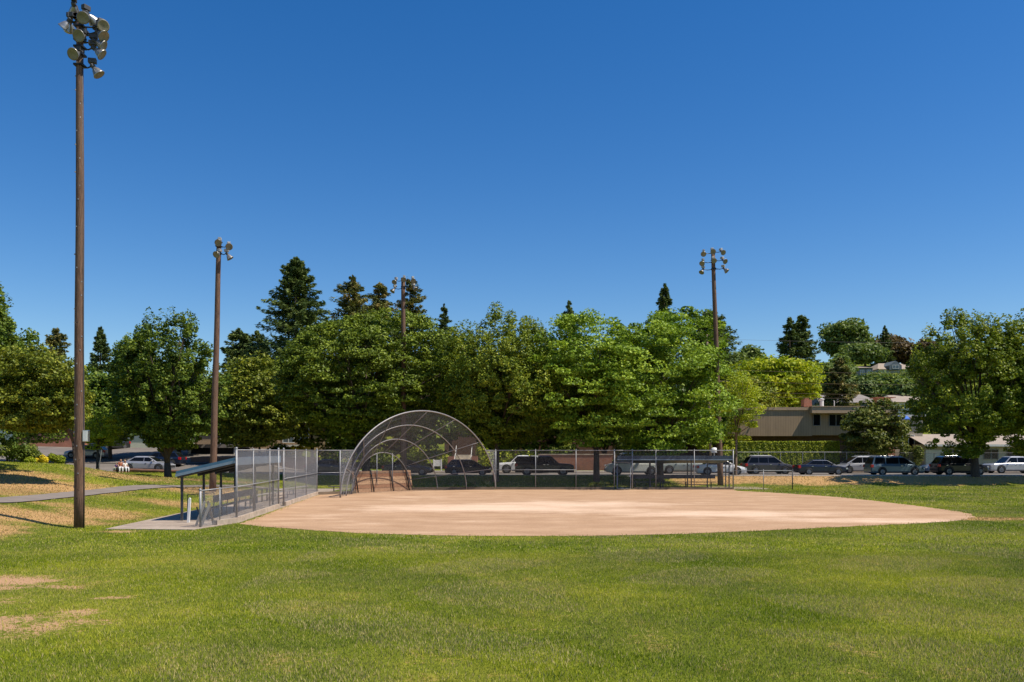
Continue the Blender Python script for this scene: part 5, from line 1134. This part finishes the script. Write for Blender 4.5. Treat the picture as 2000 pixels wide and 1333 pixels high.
def hedge(label, x0, x1, Y, z1, depth, n, mat, seed, leaf=.08):
    rng = np.random.default_rng(seed); zb = ev((x0 + x1) / 2, Y); H = z1 - zb; L = x1 - x0; t = thing('hedge', label, 'hedge', ((x0 + x1) / 2, Y, zb))
    m = MB(); m.bx((-L / 2 + .15, .15, -.2), (L / 2 - .15, depth - .15, H - .14)); m.build('stem_mass', M['bark'], t)
    face = rng.choice(3, n, p=[.62, .3, .08]); u = rng.uniform(-L / 2, L / 2, n); v = rng.uniform(0, H, n); w = rng.uniform(0, depth, n)
    bumpy = .02 * np.sin(u * 2.1) + .02 * np.sin(u * 9 + v * 2)
    c = np.where((face == 0)[:, None], np.stack([u, -bumpy + rng.uniform(-.02, .14, n), v], -1), np.where((face == 1)[:, None], np.stack([u, w, H + .04 * np.sin(u * 1.7) - rng.uniform(0, .12, n)], -1), np.stack([np.sign(u) * L / 2, w, v], -1)))
    base = np.where((face == 0)[:, None], np.array([0, -1., .5]), np.where((face == 1)[:, None], np.array([0, 0, 1.]), np.array([1., 0, .3]) * np.sign(u)[:, None]))
    nrm = base + rng.normal(0, .5, (n, 3)); nrm /= np.linalg.norm(nrm, axis=1)[:, None]
    npmesh('foliage', leaf_quads(c, nrm, leaf, leaf * .65, rng), 4, LF[mat], t, np.clip(rng.uniform(0, 1, n), 0, 1)); return t

# street-side leafy trees (near side of the road)
tree('tall ash-like tree cut by the left edge, branches reaching over the grass bank', -75, 55, 500, 878, 380, 'ash', 620, 74, .14, .6, .24, seed=1, cr=.6, depth=4.6, lobamp=.6, lobes=16, bark='bark')
tree('small yellow-green tree just behind the big floodlight pole at left', 92, 50, 688, 868, 190, 'ashy', 330, 80, .13, .2, .12, seed=2, cr=.55, trunk_px=153, depth=2.8, yc=-.8, lobamp=.45)
tree('young light-green maple over the silver hatchback at left', 196, 70, 795, 885, 95, 'lime', 60, 70, .11, 0, .10, seed=3, cr=.55, depth=1.6, trunk_px=190)
tree('leafy tree with upright tufted top whose trunk stands before the silver sedan', 320, 70.3, 620, 912, 212, 'ash', 560, 80, .15, .9, .27, seed=4, cr=.6, trunk_px=328, depth=3.8, shape='broad', lobamp=.5)
tree('rounded small tree with several thin stems between the dugout pole and the big dense tree', 500, 90, 700, 880, 180, 'ashy', 420, 90, .16, .1, .12, seed=5, cr=.85, shape='broad', trunk_px=508, depth=4.5)
tree('broad dense dark-green round tree behind the backstop with the floodlight pole in it', 715, 76.8, 612, 886, 360, 'linden', 1500, 62, .165, .05, .35, seed=6, cr=.62, shape='broad', lobamp=.3, depth=6.8, shell=.35)
tree('tall airy tree with feathery upright branch tips right of the backstop', 985, 73.5, 618, 888, 276, 'plane', 1000, 76, .14, .6, .26, seed=7, cr=.68, trunk_px=968, depth=6.2, lobamp=.25, shape='broad', bark='bark')
tree('bright green spreading maple above the black pickup and the brick wall', 1165, 73, 622, 890, 250, 'maple', 430, 100, .17, .1, .26, flat=.56, seed=8, cr=.92, depth=6.2, lobamp=.45, shape='broad')
tree('tallest bright maple, its boughs hanging over the right dugout', 1272, 73.5, 606, 892, 262, 'maple', 500, 100, .175, .1, .28, flat=.56, seed=9, cr=.95, depth=6.0, lobamp=.5, shape='broad', trunk_px=1290)
tree('thin half-bare young tree right of the eight-lamp pole', 1445, 77, 728, 862, 125, 'lime', 95, 62, .12, 0, .11, seed=10, cr=.62, trunk_px=1437, depth=2.8, bark='barkpale', lobamp=.6, inner=.4)
tree('large dark-trunked maple at the right side with the black SUV behind its trunk', 1893, 75.6, 622, 898, 250, 'plane', 560, 76, .16, .6, .33, seed=11, cr=.62, trunk_px=1905, yc=-1.8, depth=4.4, lobamp=.65, lobes=14, shape='broad')
tree('darker tree cut by the right edge beside the large maple', 2022, 75.6, 600, 895, 200, 'plane', 400, 90, .16, .5, .28, seed=12, cr=.7, depth=4.2, lobamp=.5, yc=-1.5)
# across the street
tree('glossy-leaved magnolia with coppery leaf backs in front of the brown apartments', 1712, 92, 782, 905, 125, 'magn', 210, 75, .16, 0, .14, seed=13, cr=.62, depth=3.2, lobamp=.4, group='trees across the street')
tree('rounded lime-green tree above the left end of the brown apartments', 1515, 112, 700, 800, 165, 'lime', 230, 80, .24, .1, .2, seed=14, cr=1.2, group='trees across the street')
tree('yellowish small-leaved tree in front of the lime-green one', 1450, 104, 735, 870, 130, 'ashy', 170, 70, .2, .1, .16, seed=15, cr=1.0, group='trees across the street')
tree('dark leafy tree behind the carport at left', 440, 100, 730, 878, 130, 'linden', 170, 80, .22, .1, .2, seed=16, cr=1.1, group='trees across the street')
tree('dark tree filling the gap left of the tufted tree', 215, 92, 735, 878, 150, 'ash', 220, 80, .2, .2, .2, seed=17, cr=1.0, group='trees across the street')
tree('dark green tree low behind the middle of the tall fence', 1075, 97, 700, 900, 190, 'linden', 200, 80, .22, .2, .2, seed=18, cr=1.1, group='trees across the street')
tree('shaded tree behind the maples above the right dugout', 1385, 99, 700, 872, 120, 'ash', 170, 80, .22, .2, .18, seed=19, cr=1.1, group='trees across the street')
tree('dark leafy tree behind the far-left floodlight pole lower down', 55, 84, 690, 864, 190, 'ash', 260, 85, .17, .2, .18, seed=20, cr=.95, group='trees across the street')
tree('deep green tree between the dense round tree and the airy tree', 880, 96, 650, 878, 130, 'linden', 190, 85, .22, .3, .2, seed=21, cr=1.1, group='trees across the street')
tree('low leafy tree behind the dense round tree at its left foot', 610, 97, 690, 872, 130, 'ashy', 190, 85, .2, .1, .2, seed=22, cr=1.0, group='trees across the street')
# conifers
conifer('biggest dark fir, standing broad above the trees left of the backstop', 578, 128, 503, 770, 168, seed=1, n_br=330, per=110, leaf=.34, wob=.28, power=.62, droop=.18, trunk_r=.5)
conifer('open-branched conifer right of the biggest fir', 688, 135, 540, 760, 118, 'firb', column=.2, seed=2, n_br=190, per=80, leaf=.34, power=.55, wob=.5, droop=.3)
conifer('shorter bushy conifer left of the five-lamp pole', 742, 138, 553, 760, 112, 'firb', column=.2, seed=3, n_br=210, per=90, leaf=.34, power=.6, wob=.35)
conifer('conifer directly behind the five-lamp floodlight pole', 800, 138, 545, 760, 88, 'firb', column=.2, seed=4, n_br=180, per=80, leaf=.32, power=.5, wob=.4)
conifer('small conifer tip right of the five-lamp pole', 867, 140, 594, 760, 66, seed=5, n_br=120, per=70, leaf=.3, power=.7)
conifer('small dark conifer tip above the airy trees', 1112, 130, 588, 760, 84, seed=6, n_br=140, per=70, leaf=.3, power=.75)
conifer('slim dark conifer spire above the tallest maple', 1298, 130, 555, 760, 84, seed=7, n_br=190, per=90, leaf=.28, power=.7, wob=.15)
conifer('neat small spruce left of the tufted tree', 196, 130, 637, 780, 66, seed=8, n_br=120, per=80, leaf=.3, power=.8, wob=.12, droop=.1)
conifer('brownish feathery conifer beside the big floodlight pole', 110, 120, 643, 790, 62, 'firb', seed=9, n_br=150, per=80, leaf=.28, power=.35, wob=.3)
conifer('dark rounded pine left of the biggest fir', 468, 135, 643, 790, 84, seed=10, n_br=160, per=85, leaf=.34, power=.4, wob=.25)
conifer('dark conifer low at the left foot of the biggest fir', 502, 133, 648, 790, 84, seed=11, n_br=140, per=85, leaf=.34, power=.5)
conifer('tall dark cypress mass behind the eight-lamp pole', 1386, 118, 608, 830, 116, seed=12, n_br=330, per=110, leaf=.28, power=.45, wob=.22, column=.6)
conifer('left one of the twin tall conifers on the right skyline', 1543, 150, 622, 800, 66, seed=13, n_br=170, per=80, leaf=.34, power=.5, wob=.3)
conifer('right and taller one of the twin conifers on the right skyline', 1566, 152, 616, 800, 78, seed=14, n_br=210, per=80, leaf=.34, power=.5, wob=.3)
conifer('broad pyramidal pine above the roof vents of the brown apartments', 1640, 128, 700, 796, 76, 'firb', seed=15, n_br=150, per=80, leaf=.28, power=.7, wob=.15)
conifer('conifer spire rising from the copper trees on the hill', 1728, 245, 637, 720, 40, seed=16, n_br=90, per=50, leaf=.5, power=.8, trunk_r=.4)
conifer('small bluish spruce on the hill left of the large maple', 1833, 240, 652, 730, 44, seed=17, n_br=90, per=50, leaf=.5, power=.8, trunk_r=.4)
conifer('dark conifer in the gap right of the airy trees', 1215, 128, 640, 790, 70, seed=18, n_br=150, per=80, leaf=.3, power=.5)
# hill trees
HG = 'trees on the far hillside'
tree('big layered dark green tree topping the right skyline', 1655, 250, 626, 712, 92, 'hill', 190, 70, .5, 0, .5, seed=31, cr=2.3, group=HG, lobamp=.5)
tree('copper-leaved tree right of the layered skyline tree', 1742, 252, 656, 706, 72, 'brown', 130, 70, .5, 0, .5, seed=32, cr=2.2, group=HG)
tree('smaller reddish-brown tree further right on the hill', 1785, 250, 674, 712, 56, 'brown', 100, 70, .5, 0, .4, seed=33, cr=2.0, group=HG)
tree('green rounded tree in front of the layered skyline tree', 1690, 232, 672, 716, 84, 'hill', 130, 70, .48, 0, .4, seed=34, cr=2.1, group=HG)
tree('feathery pale green tree left of the dark hillside house', 1638, 205, 695, 760, 60, 'hill', 110, 70, .4, .6, .3, seed=35, cr=1.6, group=HG)
tree('bright green tree right of the pine on the slope', 1712, 185, 730, 780, 84, 'hill', 150, 70, .36, .1, .3, seed=36, cr=1.6, group=HG)
tree('small leafy green tree on the slope below the brownish house', 1608, 165, 735, 785, 44, 'lime', 80, 70, .32, .3, .3, seed=37, cr=1.3, group=HG)
tree('dark round tree on the slope left of the twin conifers', 1470, 165, 676, 760, 62, 'hill', 130, 70, .34, .2, .3, seed=38, cr=1.5, group=HG)
tree('olive tree on the slope between cypress and dark round tree', 1438, 160, 690, 770, 55, 'hill', 110, 70, .34, .2, .3, seed=39, cr=1.5, group=HG)
tree('grey-green tree on the slope under the dormered house', 1765, 180, 732, 782, 74, 'hill', 120, 70, .36, .1, .3, seed=40, cr=1.5, group=HG)
tree('small brownish tree on the skyline left of the bluish spruce', 1808, 240, 662, 720, 44, 'brown', 80, 60, .5, .2, .3, seed=41, cr=1.8, group=HG)
tree('dark hillside tree low between the two grey-roofed houses', 1672, 160, 742, 790, 70, 'fir', 110, 70, .34, .1, .3, seed=42, cr=1.5, group=HG)
tree('dark tree behind the far-left conifers', 262, 135, 665, 790, 90, 'hill', 130, 70, .34, .2, .3, seed=43, cr=1.5, group=HG)
tree('dark hillside tree behind the dense round tree', 560, 145, 690, 800, 120, 'hill', 150, 70, .36, .1, .3, seed=44, cr=1.6, group=HG)
for i, (q, yy, tp_, w, lb) in enumerate([(1500, 190, 702, 60, 'far tree behind the lime-green tree, left part'), (1585, 200, 712, 56, 'far olive tree just right of the twin conifers'), (1860, 215, 690, 90, 'far tree behind the large maple, left part'), (1950, 215, 690, 110, 'far tree behind the large maple, right part'), (1770, 150, 742, 60, 'mid-slope tree left of the pale brownish-roofed house')]):
    tree(lb, q, yy, tp_, tp_ + 65, w, 'hill', 100, 70, .42, .1, .3, seed=60 + i, cr=1.7, group=HG)

# hedges and shrubs
hedge('long clipped bright hedge in front of the brown apartments', PX(1436, 94), PX(1640, 94), 94, 4.05, 1.6, 26000, 'hedge', 77)
SG = 'shrubs across the street'
shr = [('rounded green hedge bush left of the clipped hedge', 1425, 93, 858, 905, 36, 'hedge'), ('golden-green bush above the left end of the right dugout roof', 1375, 95, 860, 885, 34, 'lime'), ('yellowish bush above the middle of the right dugout roof', 1310, 95, 863, 890, 40, 'lime'),
       ('dark bush under the maple above the gate', 1225, 95, 850, 900, 60, 'shrub'), ('green bushes behind the white pickup', 1010, 94, 868, 915, 100, 'hedge'), ('dark bush behind the black pickup', 1095, 95, 862, 900, 70, 'shrub'),
       ('leafy bush left of the white yard sign', 815, 94, 868, 920, 60, 'hedge'), ('leafy bush between the yard sign and the steps', 868, 94, 880, 920, 30, 'hedge'), ('large green bush right of the pale steps', 945, 94, 862, 915, 42, 'hedge'),
       ('dark bush behind the backstop left side', 735, 95, 862, 915, 90, 'shrub'), ('small yellow bush below the window row', 577, 96, 871, 892, 30, 'yellow'), ('dark bush left of the backstop', 655, 95, 860, 910, 80, 'shrub'),
       ('dark green bush beside the thin-stemmed tree', 540, 96, 866, 900, 60, 'shrub'), ('leafy bush right of the magnolia', 1780, 92, 868, 912, 42, 'magn'), ('dark bush under the magnolia', 1690, 94, 868, 915, 80, 'shrub'),
       ('dark bush behind the black SUV', 1880, 95, 880, 912, 50, 'shrub'), ('dark bush behind the thin half-bare tree', 1460, 92.3, 880, 915, 50, 'shrub')]
for i, (lb, q, yy, tp_, bt, w, mt) in enumerate(shr): shrub(lb, q, yy, tp_, bt, w, mt, 2200, .12, i, name='shrub')
BG = 'shrubs on the left bank'
for i, (lb, q, yy, tp_, bt, w, mt) in enumerate([('dark shrub mass at the left edge of the bank top', 15, 64, 862, 908, 90, 'shrub'), ('dark green shrub second from the left edge on the bank', 62, 65, 872, 908, 60, 'shrub'), ('bright yellow flowering shrub on the bank top', 82, 63, 890, 906, 22, 'yellow'),
        ('low bright green grassy shrub right of the yellow shrub', 108, 64, 884, 906, 40, 'hedge'), ('lime-green low shrub left of the yellow shrub', 60, 62.5, 893, 907, 24, 'lime'), ('olive shrub behind the yellow one', 45, 67, 866, 906, 50, 'magn')]):
    shrub(lb, q, yy, tp_, bt, w, mt, 2600, .08, 100 + i, name='shrub', group=BG)
# dark trees closing the view behind the street trees
for i, (q, yy, tp_, bt, w, mt, lb) in enumerate([(690, 97, 720, 905, 140, 'linden', 'dark tree directly behind the dense round tree, left half'), (790, 97, 720, 905, 140, 'linden', 'dark tree directly behind the dense round tree, right half'), (975, 97, 690, 905, 150, 'ash', 'dark tree behind the airy feathery tree'),
        (1180, 97, 690, 905, 140, 'linden', 'dark tree behind the left bright maple'), (1290, 97, 700, 905, 140, 'ash', 'dark tree behind the tallest bright maple'), (350, 96, 700, 878, 110, 'linden', 'dark tree behind the tufted tree, right of it'), (150, 116, 720, 850, 110, 'ash', 'dark tree behind the far-left floodlight pole higher up')]):
    tree(lb, q, yy, tp_, bt, w, mt, 170, 80, .22, .1, .2, seed=80 + i, cr=1.1, shape='broad', group='trees across the street')

for i, (q, yy, tp_, bt, w, mt, lb) in enumerate([(1850, 116, 740, 862, 130, 'ash', 'dark tree behind the bungalow roof, left of the big maple trunk'), (1960, 118, 730, 862, 140, 'linden', 'dark tree behind the bungalow roof near the right edge'), (1735, 165, 735, 790, 90, 'hill', 'hillside tree above the right-hand brick chimney'),
        (1625, 190, 712, 765, 70, 'hill', 'hillside tree left of the dark grey-blue house'), (1800, 200, 715, 770, 90, 'hill', 'hillside tree right of the dormered house'), (1595, 235, 712, 745, 50, 'hill', 'small hillside tree below the brownish house')]):
    tree(lb, q, yy, tp_, bt, w, mt, 150, 75, .28 if yy < 130 else .4, .15, .2, seed=120 + i, cr=1.1 if yy < 130 else 1.6, shape='broad', group='trees on the far hillside')
shrub('dark leaf clump standing in for tree shade at the foot of the tall fence just left of the gate', 1166, 65.6, 940, 958, 34, 'shrub', 900, .05, 200, group=None, zbase=0.0, depth=.35)  # added dark leaves in place of a patch of tree shade
